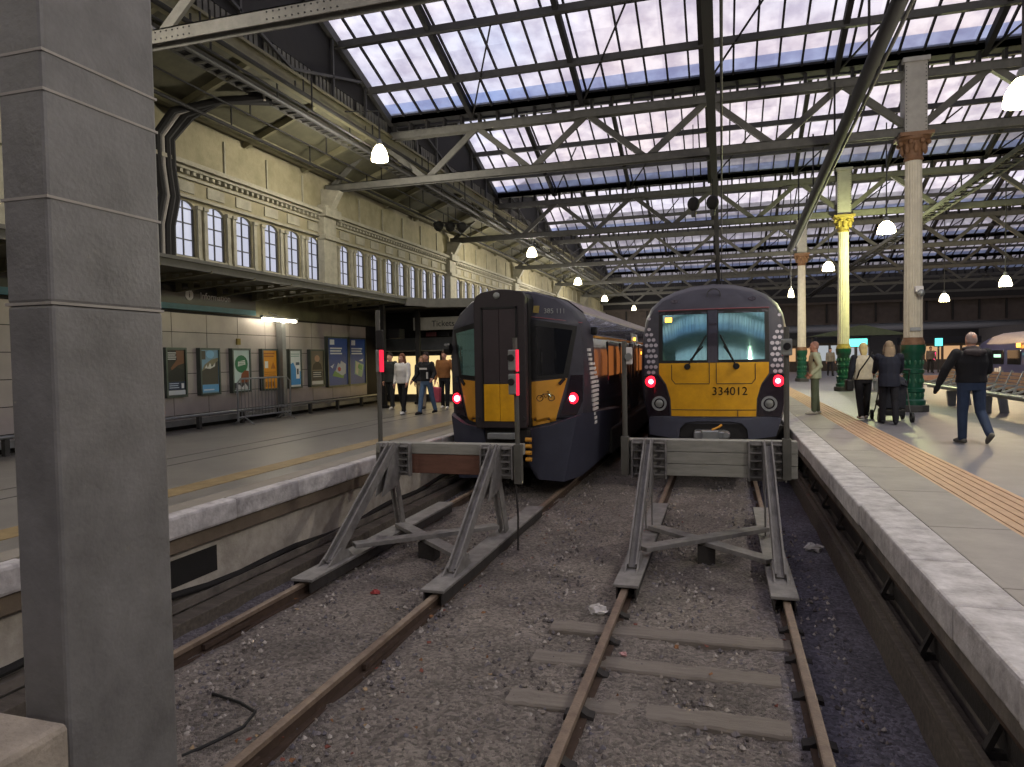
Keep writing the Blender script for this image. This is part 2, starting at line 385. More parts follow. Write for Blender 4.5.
for y, dx, lab in sl:
    n = 30; x0, x1 = RX-1.3, RX+.62+dx; vs = []
    for i in range(n+1):
        x = x0+(x1-x0)*i/n; w = .12+random.uniform(-.006, .006); z = GZ+.02+dx*.12+random.uniform(-.005, .005); q = dx*.3*(i/n-.5)
        vs += [(x, y-w+q, GZ-.12), (x, y-w+q, z-.015), (x, y-w+.015+q, z), (x, y+w*.3+q, z+random.uniform(-.006, .002)), (x, y+w-.02+q, z-.004), (x, y+w+q, GZ-.12)]
    mb = MB(); mb.add(vs, [(i*6+j, i*6+(j+1) % 6, i*6+6+(j+1) % 6, i*6+6+j) for i in range(n) for j in range(6)] + [(5,4,3,2,1,0), tuple(n*6+j for j in range(6))])
    tag(mb.build('railway_sleeper', M['sleeper'], smooth=True), lab, 'sleeper', 'sleepers of the right track')
# loose stones
def stones(n, fx, fy, s0, s1, mats, name, lab):
    mb = MB()
    for _ in range(n):
        x, y = fx(), fy(); s = random.uniform(s0, s1); a = random.random()*6.3
        vs = []
        for i in range(6):
            b = a + i*1.047; r = s*random.uniform(.7, 1.1); vs.append((x+r*math.cos(b), y+r*math.sin(b), GZ-.01+random.uniform(0, s*.5)))
        vs.append((x+random.uniform(-.3, .3)*s, y, GZ+s*random.uniform(.6, 1.0)))
        vs.append((x, y, GZ-.03))
        mb.add(vs, [(i, (i+1) % 6, 6) for i in range(6)] + [((i+1) % 6, i, 7) for i in range(6)], random.randrange(len(mats)))
    return tag(mb.build(name, mats, off=(0,0,0)), lab, 'gravel', kind='stuff')
stm = [pm('stone_a', '7c7678', .9), pm('stone_b', '6a666c', .9), pm('stone_c', '928980', .9), pm('stone_d', '5c5654', .9), pm('stone_e', 'b0a8a0', .9)]
stones(9000, lambda: random.uniform(-4.6, 1.0), lambda: 2.6 + random.random()**1.7*12, .009, .024, stm, 'loose_ballast_stones', 'grey loose gravel stones scattered between the rails and platforms')
# leaves: litter
mb = MB()
for _ in range(110):
    x = random.choice((random.gauss(-2.4, .3), random.uniform(-4.4, .9))); y = 3.5 + random.random()**1.3*8; s = random.uniform(.012, .028); a = random.random()*6.3
    q = [(x+s*math.cos(a+i*1.257)*random.uniform(.5, 1.1), y+s*math.sin(a+i*1.257)*random.uniform(.5, 1.1), GZ+.03+random.uniform(0, .02)) for i in range(5)]
    mb.add(q + [(p[0], p[1], p[2]+.003) for p in q], [(4,3,2,1,0), (5,6,7,8,9)] + [(i, (i+1) % 5, 5+(i+1) % 5, 5+i) for i in range(5)], random.randrange(3))
tag(mb.build('leaf_litter', [M['leaf'], pm('leaf_red', '7a4438', .8), pm('leaf_pale', 'a08868', .8)], off=(0,0,0)), 'scattered dead brown leaves on the gravel', 'leaves', kind='stuff')
def crumple(x, y, s, lab, mat, name='crumpled_paper', flat=.5):
    mb = MB(); mb.ell((x, y, GZ+s*flat+.01), s, s*.7, s*flat, 10, 6)
    mb.v = [(v[0]+random.uniform(-.3, .3)*s, v[1]+random.uniform(-.3, .3)*s, v[2]+random.uniform(-.25, .25)*s) for v in mb.v]
    tag(mb.build(name, mat), lab, 'litter')
crumple(-1.13, 6.45, .085, 'crumpled white paper beside the left foot of the right buffer stop', M['paper'])
crumple(-3.45, 6.45, .05, 'small red scrap of wrapping between the feet of the left buffer stop', pm('red_scrap', '9a3a38', .7), 'litter_scrap')
crumple(-.78, 5.6, .03, 'tiny pink scrap beside the left rail of the right track', pm('pink_scrap', 'c89a98', .7), 'litter_scrap')
crumple(1.06, 9.2, .11, 'white torn rag lying on the trough by the right platform', M['paper'], 'torn_rag', .35)
tag(MB().tube([(-3.2, 3.45, GZ+.02), (-3.08, 3.6, GZ+.05), (-3.02, 3.8, GZ+.05), (-3.08, 4.0, GZ+.04), (-3.3, 4.12, GZ+.02), (-3.6, 4.2, GZ+.01)], .011, 6).build('loose_wire', M['rubber'], smooth=True), 'thin black wire looped on the gravel beside the big pillar', 'wire')

# ------------------------------------------------------------------ foreground pillar and block
t = thing('steel_clad_pillar', (-2.13, 1.91, -.3), 'big grey steel clad square pillar in the left foreground', 'pillar')
px0, px1, py0, py1 = -2.185, -2.0, 1.685, 2.14
zs = [-.3, 2.5, 4.6]
for a, b in zip(zs, zs[1:]): MB().box(px0, px1, py0, py1, a, b-.004).build('cladding_sheet', M['pillar'], t, bevel=.012)
for z in (3.28, 3.16, 2.83, 2.5): MB().box(px0-.003, px1+.003, py0-.003, py1+.003, z-.005, z+.004).build('seam_band', M['pillar_seam'], t)
o = MB().box(-2.45, -1.845, 1.12, 1.56, PZ, 1.255).build('concrete_block', M['concrete'], bevel=.02)
tag(o, 'rough concrete block in the bottom left corner beside the pillar', 'concrete block')

# ------------------------------------------------------------------ buffer stops
def buffer_stop(cx, y0, lab, wl, wr, brown):
    t = thing('buffer_stop', (cx, y0, GZ), lab, 'buffer stop')
    yb = y0 + 2.2 if not brown else y0 + 2.25    # beam front face
    zt, zb = 1.24, .78
    if brown: zt, zb = 1.2, .8
    # planks
    if brown:
        MB().box(cx-wl, cx+wr, yb, yb+.2, zt-.14, zt).build('grey_beam_plank', M['plank'], t, bevel=.008)
        MB().box(cx-wl+.15, cx+wr-.15, yb+.01, yb+.2, zb, zt-.145).build('brown_beam_plank', M['brown_plank'], t, bevel=.008)
    else:
        h = (zt-zb)/3
        for i in range(3): MB().box(cx-wl, cx+wr, yb, yb+.2, zb+h*i, zb+h*(i+1)-.005).build('beam_plank', M['plank'], t, bevel=.008)
    for sgn in (-1, 1):
        x = cx + sgn*.71
        fx = cx + sgn*.735
        # foot channel lying over the rail
        f = MB().box(fx-.125, fx+.125, y0, y0+4.0, .02, .05).build('foot_plate', M['buffer'], t, bevel=.006)
        MB().box(fx-.1, fx-.085, y0+.02, y0+4.0, -.1, .02).box(fx+.085, fx+.1, y0+.02, y0+4.0, -.1, .02).build('channel_web', M['iron'], f)
        # raker: double flange sloping from the foot up to the beam
        for d in (-.045, .045):
            MB().bar((fx+d, y0+.55, .06), (x+d*.9, yb-.14, zt-.02), .018, .13).build('raker', M['buffer'], t)
        MB().bar((fx, y0+.55, .06), (x, yb-.15, zt-.05), .08, .02).build('raker_web', M['buffer'], t)
        MB().prism([(y0+.4, .05), (y0+.95, .05), (y0+.85, .14), (y0+.7, .2)], 'x', fx-.07, fx-.055).build('foot_gusset', M['buffer'], t)
        MB().prism([(y0+.4, .05), (y0+.95, .05), (y0+.85, .14), (y0+.7, .2)], 'x', fx+.055, fx+.07).build('foot_gusset', M['buffer'], t)
        # rear strut
        for d in (-.04, .04):
            MB().bar((fx+d, yb+.12, .06), (x+d, yb-.16, zb+.12), .018, .12).build('rear_strut', M['buffer'], t)
        MB().prism([(yb-.55, zb-.22), (yb-.1, zb-.14), (yb+.0, zb-.02), (yb, zt), (yb-.1, zt), (yb-.32, zb+.2)], 'x', x-.055, x-.04).build('gusset', M['buffer'], t)
        MB().prism([(yb-.55, zb-.22), (yb-.1, zb-.14), (yb+.0, zb-.02), (yb, zt), (yb-.1, zt), (yb-.32, zb+.2)], 'x', x+.04, x+.055).build('gusset', M['buffer'], t)
        # bracket on the beam with ribs and bolts
        b = MB().box(x-.22, x+.22, yb-.022, yb, zb-.03, zt).box(x-.22, x-.2, yb-.09, yb-.02, zb-.03, zt).box(x+.2, x+.22, yb-.09, yb-.02, zb-.03, zt)
        bo = b.build('bracket', M['buffer'], t, bevel=.004)
        for k in range(5):
            z = zb + .02 + k*(zt-zb-.06)/4
            for q in (-.13, .13): MB().box(x+q-.07, x+q+.07, yb-.075, yb-.02, z-.008, z+.008).build('bracket_rib', M['buffer'], bo)
        for k in range(4):
            z = zb + .07 + k*(zt-zb-.06)/4
            for dx in (-.13, .13): MB().lathe([(.022, 0), (.022, .035), (.012, .035), (.012, .05)], (x+dx, yb-.07, z), 6, 'y').build('bolt', M['iron'], bo)
    # cross braces between the rails
    a, b = y0+1.0, y0+2.25
    MB().bar((cx-.68, b, .1), (cx+.68, a, .1), .17, .05).build('cross_brace', M['buffer'], t, bevel=.004)
    MB().bar((cx-.68, a, .15), (cx+.68, b, .15), .17, .05).build('cross_brace', M['buffer'], t, bevel=.004)
    MB().box(cx-.1, cx+.1, (a+b)/2-.1, (a+b)/2+.1, GZ-.02, .08).build('centre_block', M['iron'], t)
    return t
buffer_stop(LX, 6.25, 'grey buffer stop with brown and grey beam before the left train', 1.02, 1.02, True)
buffer_stop(RX, 6.85, 'grey buffer stop with three plank beam before the right train', 1.06, 1.06, False)

def lamp_post(x, y, z0, z1, lab, head, lean=0):
    t = thing('buffer_lamp_post', (x, y, z0), lab, 'lamp post')
    MB().tube([(x, y, z0), (x+lean, y, z1)], .032, 10).build('post', M['steel'], t, smooth=True)
    MB().box(x-.05, x+.05, y-.05, y+.05, z0, z0+.5).build('base_sleeve', M['steel'], t, bevel=.006)
    hx = x+lean
    if head == 'red':
        for i, zz in enumerate((z1-.28, z1-.58)):
            h = MB().box(hx-.07, hx+.035, y-.09, y-.01, zz-.13, zz+.13).build('lamp_head', M['lampbody'], t, bevel=.015)
            MB().lathe([(.045, 0), (.04, -.03)], (hx-.03, y-.09, zz+.03), 12, 'y').build('eyepiece', M['black'], h)
            MB().box(hx+.035, hx+.055, y-.09, y-.02, zz-.14, zz+.13).build('red_lens', M['redlamp'], h)
    elif head == 'grey':
        h = MB().box(hx-.06, hx+.06, y-.09, y+.03, z1-.34, z1-.14).build('lamp_head', M['lampbody'], t, bevel=.015)
        MB().lathe([(.045, 0), (.04, -.04)], (hx+.0, y-.09, z1-.23), 12, 'y').build('eyepiece', M['black'], h)
    elif head == 'white':
        h = MB().box(hx+.02, hx+.1, y-.02, y+.06, z1-.3, z1-.08).build('lamp_head', M['white'], t, bevel=.015)
        MB().lathe([(.05, 0), (.045, -.05)], (hx+.06, y-.02, z1-.2), 12, 'y').build('eyepiece', M['lampbody'], h)
lamp_post(-4.55, 8.75, .62, 3.0, 'tall lamp post at the left end of the left buffer beam', 'none')
lamp_post(-2.47, 8.44, .72, 2.56, 'lamp post with two red lensed lamps at the right end of left buffer beam', 'red', -.02)
lamp_post(-1.2, 9.0, .78, 2.5, 'slim lamp post with white lamp at the left end of right buffer beam', 'white')
lamp_post(.74, 9.0, .78, 2.62, 'lamp post with grey lamp head at the right end of right buffer beam', 'grey')
# red sided lamp on the left post
t = thing('signal_lamp', (-4.47, 8.7, 2.2), 'black and red lamp box fixed high on the leftmost buffer post', 'lamp')
MB().box(-4.53, -4.43, 8.64, 8.7, 2.46, 2.72).build('hood', M['black'], t, bevel=.01)
MB().box(-4.53, -4.48, 8.62, 8.7, 2.15, 2.45).build('case', M['lampbody'], t, bevel=.01)
MB().box(-4.475, -4.44, 8.63, 8.69, 2.15, 2.45).build('red_lens', M['redlamp'], t)
tag(MB().tube([(-2.5, 8.42, .7), (-2.48, 8.42, .3), (-2.49, 8.42, GZ)], .014, 6).build('hanging_chain', M['iron']), 'thin dark chain hanging from the right end of left buffer beam', 'chain')

# ------------------------------------------------------------------ trains
def panel(name, poly, yf, off, th, mat, parent, cuts=2, mbx=None):
    """thin moulded panel: polygon in (x,z) laid on the curved cab front y = yf(x,z), off in front of it"""
    b = bmesh.new(); vs = [b.verts.new((x, 0, z)) for x, z in poly]
    f = b.faces.new(vs); f.normal_update(); b.normal_update(); bmesh.ops.triangulate(b, faces=[f])
    for _ in range(cuts): bmesh.ops.subdivide_edges(b, edges=[e for e in b.edges if e.calc_length() > .09], cuts=1, use_grid_fill=True)
    bmesh.ops.triangulate(b, faces=b.faces[:])
    b.faces.ensure_lookup_table()
    if b.faces[0].normal.y > 0: bmesh.ops.reverse_faces(b, faces=b.faces[:])
    b.normal_update()
    bnd = [e for e in b.edges if e.is_boundary]
    b.verts.index_update(); fs = [[v.index for v in f.verts] for f in b.faces]
    n = len(b.verts); co = [v.co.copy() for v in b.verts]
    mb = MB() if mbx is None else mbx
    vv = [(c.x, yf(c.x, c.z)-off, c.z) for c in co] + [(c.x, yf(c.x, c.z)-off+th, c.z) for c in co]
    ff = [tuple(f) for f in fs] + [tuple(i+n for i in reversed(f)) for f in fs] + [(e.verts[0].index, e.verts[1].index, n+e.verts[1].index, n+e.verts[0].index) for e in bnd]
    b.free(); mb.add(vv, ff)
    if mbx is None: return mb.build(name, mat, parent, smooth=True)
    return mb
def circ(cx, cz, r, n=18, ry=None): return [(cx+r*math.cos(2*math.pi*i/n), cz+(ry or r)*math.sin(2*math.pi*i/n)) for i in range(n)]
def mir(poly, c): return [(2*c-x, z) for x, z in reversed(poly)]

# --- right train -------------------------------------------------------------
def right_train():
    c = -.16; Y0 = 13.0
    t = thing('electric_train', (c, Y0, 0), 'dark grey train with yellow front numbered 334012 on the right track', 'train')
    def yf(x, z):
        u = (x-c)/1.27
        y = Y0 + .14*u*u + .10*u**4
        if z > 2.15: y += (z-2.15)*.2
        if z > 3.1: y += (z-3.1)*.5 + max(0, z-3.35)*.8
        if z < 1.2: y -= (1.2-z)*.12
        return y
    half = [(.55, .80), (1.06, .86), (1.16, 1.13), (1.25, 1.5), (1.275, 1.95), (1.27, 2.3), (1.235, 2.75), (1.19, 2.98), (1.1, 3.17), (.92, 3.34), (.68, 3.46), (.36, 3.545), (0, 3.575)]
    half = [(0, .8)] + half
    ring = [(c+x, z) for x, z in half] + [(c-x, z) for x, z in reversed(half[1:-1])]
    cap = [(c+(x-c)*.965, .82+(z-.8)*.985) for x, z in ring]
    mb = MB(); panel('x', cap, yf, 0, .03, None, None, 3, mb)
    # rounded edge from the cap back to the full body
    prev = [(x, yf(x, z), z) for x, z in cap]; rows = [prev]
    for s, dy in ((1.0, .06), (1.03, .3), (1.06, .7), (1.085, 1.3), (1.09, 2.0), (1.09, 58)):
        rows.append([(c+(x-c)*s, (yf(x, z) if dy < 1 else Y0+.2)+dy, .8+(z-.8)*(1+(s-1)*.55)) for x, z in ring])
    n = len(ring)
    mb.add([v for r in rows for v in r], [(i*n+j, i*n+(j+1) % n, (i+1)*n+(j+1) % n, (i+1)*n+j) for i in range(len(rows)-1) for j in range(n)] + [tuple((len(rows)-1)*n+j for j in range(n))])
    body = mb.build('cab_shell', M['tgrey'], t, smooth=True)
    # skirt / bumper
    sk = [(c-1.17, .86), (c-.62, .8), (c-.6, .98), (c-.5, 1.09), (c-.3, 1.12), (c+.3, 1.12), (c+.5, 1.09), (c+.6, .98), (c+.62, .8), (c+1.1, .86), (c+1.19, 1.16), (c+1.0, 1.2), (c-1.0, 1.2), (c-1.19, 1.16)]
    sk = [(x*.965+c*.035, z) for x, z in sk]
    panel('bumper_skirt', sk, yf, .05, .08, M['skirt'], t)
    panel('coupler_recess', [(c-.6, .82), (c+.6, .82), (c+.58, .99), (c+.48, 1.07), (c-.48, 1.07), (c-.58, .99)], yf, .012, .02, M['black'], t)
    MB().box(c-.33, c+.22, Y0-.3, Y0, .82, .97).box(c-.2, c+.1, Y0-.42, Y0-.3, .78, 1.0).build('coupler', M['galv'], t, bevel=.03)
    MB().lathe([(.07, 0), (.07, -.16), (.05, -.2)], (c+.22, Y0-.12, .9), 12, 'y').build('coupler_hose', M['galv'], t)
    MB().tube([(c-.02, Y0-.4, 1.0), (c+.1, Y0-.35, 1.05), (c+.14, Y0-.2, 1.07)], .02, 6).build('coupler_handle', M['yellow2'], t)
    # yellow panel
    yel = [(c-.95, 2.165), (c+.95, 2.165), (c+.95, 1.97), (c+.82, 1.78), (c+.745, 1.52), (c+.73, 1.205), (c-.73, 1.205), (c-.745, 1.52), (c-.82, 1.78), (c-.95, 1.97)]
    yp = panel('yellow_front_panel', yel, yf, .012, .012, M['yellow'], t, 3)
    ln = MB()
    def bead(pts, r=.007):
        q = []
        for (x0, z0), (x1, z1) in zip(pts, pts[1:]):
            for k in range(5): q.append((x0+(x1-x0)*k/5, z0+(z1-z0)*k/5))
        q.append(pts[-1]); ln.tube([(x, yf(x, z)-.014, z) for x, z in q], r, 5)
    for s in (-1, 1):
        bead([(c+s*.06, 2.16), (c+s*.06, 1.8)]); bead([(c+s*.72, 2.14), (c+s*.72, 1.87), (c+s*.66, 1.79), (c+s*.06, 1.79)])
    bead([(c-.73, 1.32), (c+.73, 1.32)]); bead([(c+.42, 1.32), (c+.42, 1.21)])
    ln.build('panel_seam', M['iron'], yp)
    text('painted_number', '334012', .205, facing((.125, 0, 1.65), (0,-1,0)), M['pod'], yp, .001, yf=yf, off=.016)
    # windscreen surround and panes
    panel('windscreen_surround', [(c-.96, 2.17), (c+.96, 2.17), (c+.96, 3.12), (c-.96, 3.12)], yf, .006, .01, M['rubber'], t, 3)
    for s in (-1, 1):
        q = [(c+s*.1, 2.215), (c+s*.885, 2.215), (c+s*.885, 3.05), (c+s*.1, 3.05)]
        w = panel('windscreen', q if s > 0 else q[::-1], yf, .016, .012, M['windscreen'], t, 2)
        a = (c+s*.42-.02, 2.1); b = (c+s*.12+.01, 2.66)
        wp = MB(); P = lambda x, z, o: (x, yf(x, z)-o, z)
        wp.tube([P(*a, .03), P((a[0]+b[0])/2, (a[1]+b[1])/2, .06), P(*b, .035)], .014, 6)
        wp.tube([P(a[0]-s*.05, a[1]+.12, .03), P(b[0]+s*.06, b[1]-.2, .03)], .012, 5)
        wp.lathe([(.06, 0), (.05, -.06)], (a[0], yf(*a)-.0, a[1]), 10, 'y')
        wp.build('wiper', M['black'], t)
    panel('centre_pillar', [(c-.085, 2.17), (c+.085, 2.17), (c+.085, 3.12), (c-.085, 3.12)], yf, .02, .02, M['pod'], t, 2)
    panel('destination_light', [(c-.84, 2.92), (c-.72, 2.92), (c-.72, 3.0), (c-.84, 3.0)], yf, .02, .006, M['orange'], t, 0)
    pl = MB(); pl.tube([(x, yf(x, 3.135)-.012, 3.135) for x in [c-.97+i*.097 for i in range(21)]], .012, 5); pl.build('red_cantrail_line', M['pinkline'], t)
    mbx = MB(); mbx.ring((c+.02, yf(c, 3.4)-.012, 3.4), .125, .11, -.02, .03); mbx.build('roundel', M['dsteel'], t)
    for s in (-1, 1): panel('roof_marker_light', circ(c+s*.68, 3.31, .07, 14, .035), yf, .008, .008, M['pod'], t, 0)
    # lamp pods with dots above
    for s in (-1, 1):
        pod = [(.99, 1.95), (1.25, 1.95), (1.25, 1.72), (1.235, 1.5), (1.17, 1.2), (.77, 1.205), (.78, 1.5), (.85, 1.77)]
        q = [(c+s*x*.985, z) for x, z in pod]
        if s < 0: q = q[::-1]
        pd = panel('lamp_pod', q[::-1] if s > 0 else q, yf, .014, .014, M['pod'], t, 2)
        x = c+s*1.1; y = yf(x, 1.83)
        MB().lathe([(.105, -.02), (.1, -.035), (.06, -.05), (.02, -.055)], (x, y, 1.83), 18, 'y').build('tail_light_ring', M['tailring'], pd, smooth=True)
        MB().lathe([(.045, -.05), (.04, -.066), (.02, -.07)], (x, y, 1.83), 14, 'y').build('tail_light', M['tail'], pd, smooth=True)
        x = c+s*.95; y = yf(x, 1.43)
        MB().ring((x, y, 1.43), .135, .095, -.05, 0, 22).build('headlight_rim', M['galv'], pd, smooth=True)
        MB().lathe([(.075, -.012), (.07, -.035), (.03, -.045)], (x, y, 1.43), 18, 'y').build('headlight_lens', M['lampbody'], pd, smooth=True)
        dm = MB()
        for i in range(4):
            for j in range(11):
                z = 2.0 + j*.1; x = .985 + i*.088 + (.044 if j % 2 else 0)
                lim = 1.255 - max(0, z-2.5)*.12; lo = .99 + max(0, z-2.35)*.26
                if x > lim-.01 or x < lo: continue
                r = .038 - .012*max(0, z-2.5)
                p = circ(c+s*x*.985, z, r, 10, r*.9)
                panel('x', p if s < 0 else p, yf, .006, .008, None, None, 0, dm)
        dm.build('dot_pattern', M['dots'], t)
    for i in range(18):
        y = 15.5 + i*2.4
        if i % 4 == 3: continue
        for s in (-1, 1): MB().box(c+s*1.36, c+s*1.4, y, y+1.7, 1.8, 2.6).build('added_glow_window', M['addedglow'], t)  # glowing windows added to give the left train's side warm reflections
    MB().box(c-1.36, c+1.36, 15, 70, .35, .85).build('underframe', M['black'], t)
    for y in (15.2, 17.8, 28, 30.6):
        for s in (-1, 1): MB().lathe([(.42, -.06), (.42, .06)], (c+s*.75, y, .42), 24, 'x').build('wheel', M['iron'], t)
right_train()

# --- left train ---------------------------------------------------------------
def left_train():
    c = -3.53; t = thing('electric_train', (c, 11.2, 0), 'dark train with tall brown gangway door front on the left track', 'train')
    # cab face: swept back from the gangway to the body corners
    def yf(x, z):
        u = max(0, abs(x-c)-.5)
        y = 11.52 + .38*u + .42*u*u
        if z > 2.9: y += (z-2.9)*.5
        if z < 1.25: y += .05
        return y
    half = [(0, .75), (.9, .75), (1.12, .8), (1.22, 1.2), (1.265, 1.7), (1.27, 2.3), (1.25, 2.66), (1.2, 2.9), (1.07, 3.12), (.79, 3.34), (.42, 3.46), (0, 3.5)]
    ring = [(c+x, z) for x, z in half] + [(c-x, z) for x, z in reversed(half[1:-1])]
    cap = [(c+(x-c)*.97, .76+(z-.75)*.985) for x, z in ring]
    mb = MB(); panel('x', cap, yf, -.004, .03, None, None, 5, mb)
    rows = [[(x, yf(x, z), z) for x, z in cap]]
    for s, dy in ((1.0, .07), (1.005, .2), (1.01, .38)):
        rows.append([(c+(x-c)*s, yf(x, z)+dy, z) for x, z in ring])
    rows.append([(c+(x-c)*1.01, 12.75, z) for x, z in ring])
    n = len(ring)
    mb.add([v for r in rows for v in r], [(i*n+j, i*n+(j+1) % n, (i+1)*n+(j+1) % n, (i+1)*n+j) for i in range(len(rows)-1) for j in range(n)] + [tuple((len(rows)-1)*n+j for j in range(n))])
    mb.build('cab_shell', M['tgrey'], t, smooth=True)
    # coach bodies behind
    def body(y0, y1):
        P = lambda pts, y: [(c+(x-c)*1.012, y, z+.004) for x, z in pts]
        lo = [(x, z) for x, z in ring]
        m2 = MB(); m2.add(P(lo, y0)+P(lo, y1), [(j, (j+1) % n, n+(j+1) % n, n+j) for j in range(n)] + [tuple(range(n)), tuple(range(2*n-1, n-1, -1))])
        b = m2.build('coach_body', M['bodyside'], t, smooth=True)
        r = MB(); up = [(x, z) for x, z in ring if z > 3.1]
        up = sorted(up)
        q = [(c+(x-c)*1.02, z+.02) for x, z in up]
        k = len(q); r.add([(x, y0+.02, z) for x, z in q] + [(x, y1-.02, z) for x, z in q] + [(x, y0+.02, z-.03) for x, z in q] + [(x, y1-.02, z-.03) for x, z in q],
              [(i, i+1, k+i+1, k+i) for i in range(k-1)] + [(2*k+i+1, 2*k+i, 3*k+i, 3*k+i+1) for i in range(k-1)] + [(0, k, 3*k, 2*k), (k-1, 3*k-1, 4*k-1, 2*k-1)])
        r.build('roof_skin', M['troof'], b, smooth=True)
        sx = c+1.27*1.012
        for s in (1, -1):
            X = c + s*1.27*1.012
            yy = y0 + 1.6; i = 0
            while yy + 1.7 < y1:
                if i in (2, 6):
                    d = MB().box(X-.01, X+s*.012, yy, yy+.75, .95, 2.9).box(X-.01, X+s*.012, yy+.77, yy+1.5, .95, 2.9).build('sliding_door', M['navy'], b, bevel=.004)
                    MB().box(X, X+s*.016, yy+.12, yy+.62, 1.75, 2.65).box(X, X+s*.016, yy+.9, yy+1.38, 1.75, 2.65).build('door_window', M['sideglass'], d)
                    MB().box(X, X+s*.04, yy+.7, yy+.8, 2.72, 2.8).build('orange_glint', M['orange'], d)  # orange lamp reflection on the bodyside, made as a glowing block
                else:
                    MB().box(X-.02, X+s*.01, yy, yy+1.5, 1.75, 2.62).build('side_window', M['sideglass'], b, bevel=.01)
                if i in (3, 4, 7) and s > 0: MB().box(X+.008, X+.014, yy+.5, yy+.62, 2.36, 2.44).build('orange_window_glint', M['orange'], b)  # glint of orange lamps on the side, modelled as a glowing patch
                yy += 1.85; i += 1
            MB().box(X-s*.05, X+s*.006, y0+.1, y1-.1, 2.66, 2.7).build('orange_cantrail_line', M['yellow2'], b)
        MB().box(c-1.3, c+1.3, y0+2, y1-2, .25, .8).build('underframe', M['black'], b, bevel=.05)
        for y in (y0+2.2, y0+4.6, y1-4.6, y1-2.2):
            for s in (-1, 1): MB().lathe([(.42, -.06), (.42, .06), (.2, .08)], (c+s*.75, y, .42), 24, 'x').build('wheel', M['iron'], b)
    body(12.75, 34.5); body(35.2, 57)
    MB().box(c-1.1, c+1.1, 34.5, 35.2, .9, 3.4).build('inter_car_bellows', M['rubber'], t)
    # gangway
    gx0, gx1, gy = c-.56, c+.36, 11.2
    gx0, gx1 = -4.03, -3.12
    g = [(gx0+.02, 1.13), (gx1-.02, 1.13), (gx1, 1.2), (gx1, 3.33), (gx1-.05, 3.415), (gx1-.3, 3.455), (gx0+.45, 3.465), (gx0+.15, 3.425), (gx0+.04, 3.36), (gx0, 3.25), (gx0, 1.2)]
    gw = MB().prism(g, 'y', gy, gy+.16).build('gangway_frame', M['gang2'], t, bevel=.02)
    g2 = [(c+.08+(x-c-.08)*.94+.03, 1.14+(z-1.13)*.985) for x, z in g]
    MB().prism(g2, 'y', gy+.16, gy+.75).build('gangway_bellows', M['rubber'], t)
    dr = MB().box(-3.86, -3.58, gy-.014, gy+.02, 1.88, 3.13).box(-3.574, -3.29, gy-.014, gy+.02, 1.88, 3.13).build('gangway_door', M['gang'], t, bevel=.006)
    MB().box(-3.89, -3.865, gy-.02, gy+.01, 1.24, 3.17).box(-3.285, -3.26, gy-.02, gy+.01, 1.24, 3.17).box(-3.89, -3.26, gy-.02, gy+.01, 3.135, 3.17).build('door_frame', M['rubber'], t)
    MB().box(-3.86, -3.58, gy-.016, gy+.02, 1.25, 1.876).box(-3.574, -3.29, gy-.016, gy+.02, 1.25, 1.876).build('yellow_door_panel', M['yellow'], t, bevel=.006)
    MB().lathe([(.055, 0), (.055, -.02), (.03, -.03)], (-3.61, gy, 3.36), 14, 'y').build('front_lamp', M['lampbody'], t)
    for x in (-3.98, -3.17): MB().lathe([(.03, 0), (.03, -.03)], (x, gy, 1.3), 10, 'y').build('latch', M['iron'], t)
    MB().box(-3.78, -3.3, gy-.12, gy+.05, .96, 1.06).build('step_board', M['galv'], t, bevel=.01)
    MB().box(-3.9, -3.1, gy+.1, gy+.5, .75, 1.13).build('coupler_box', M['black'], t, bevel=.05)
    for k in range(4): MB().lathe([(.035, 0), (.035, .1)], (-3.14, gy-.02, .62+k*.11), 10, 'x').build('hose_coupling', M['yellow2'], t)
    # face panels, right (+) and left (-)
    for s in (1, -1):
        def Q(pts): return [(c+s*x, z) for x, z in pts]
        panel('cab_window_surround', Q([(.42, 1.93), (1.0, 1.97), (1.14, 2.84), (.42, 2.97)]), yf, .02, .022, M['rubber'], t, 4)
        panel('cab_window', Q([(.53, 2.0), (.93, 2.03), (1.07, 2.77), (.51, 2.85)]), yf, .03, .014, M['darkglass'] if s > 0 else M['windscreen'], t, 4)
        yp = panel('yellow_face_panel', Q([(.42, 1.14), (.79, 1.22), (.98, 1.95), (.42, 1.9)]), yf, .022, .024, M['yellow2'], t, 4)
        panel('lamp_pod', Q([(.86, 1.3), (1.12, 1.32), (1.21, 1.55), (1.215, 2.0), (1.04, 2.0), (.97, 1.62)]), yf, .024, .026, M['pod'], t, 4)
        x = c+s*1.06; y = yf(x, 1.6)
        MB().lathe([(.10, -.02), (.09, -.05), (.04, -.065)], (x, y, 1.6), 18, 'y').build('tail_light_ring', M['tailring'], t, smooth=True)
        MB().lathe([(.055, -.06), (.045, -.075), (.02, -.085)], (x, y, 1.6), 14, 'y').build('tail_light', M['tail'], t, smooth=True)
        wp = MB(); wp.tube([(c+s*.86, yf(c+s*.86, 1.85)-.03, 1.85), (c+s*.95, yf(c+s*.95, 1.95)-.05, 1.95)], .03, 6); wp.build('wiper_arm', M['black'], t)
        if s > 0:
            cy = MB()
            def P(x, z): return (c+x, yf(c+x, z)-.026, z)
            for x in (.56, .74): cy.tube([P(x+.05*math.cos(a*.524), 1.62+.05*math.sin(a*.524)) for a in range(13)], .006, 5)
            cy.tube([P(.56, 1.62), P(.61, 1.69), P(.7, 1.69), P(.74, 1.62)], .006, 5); cy.tube([P(.61, 1.69), P(.65, 1.62), P(.7, 1.69)], .006, 5); cy.tube([P(.7, 1.69), P(.7, 1.73), P(.67, 1.73)], .006, 5)
            cy.build('bicycle_symbol', M['pod'], yp)
            nrm = (math.sin(.55), -math.cos(.55), .0)
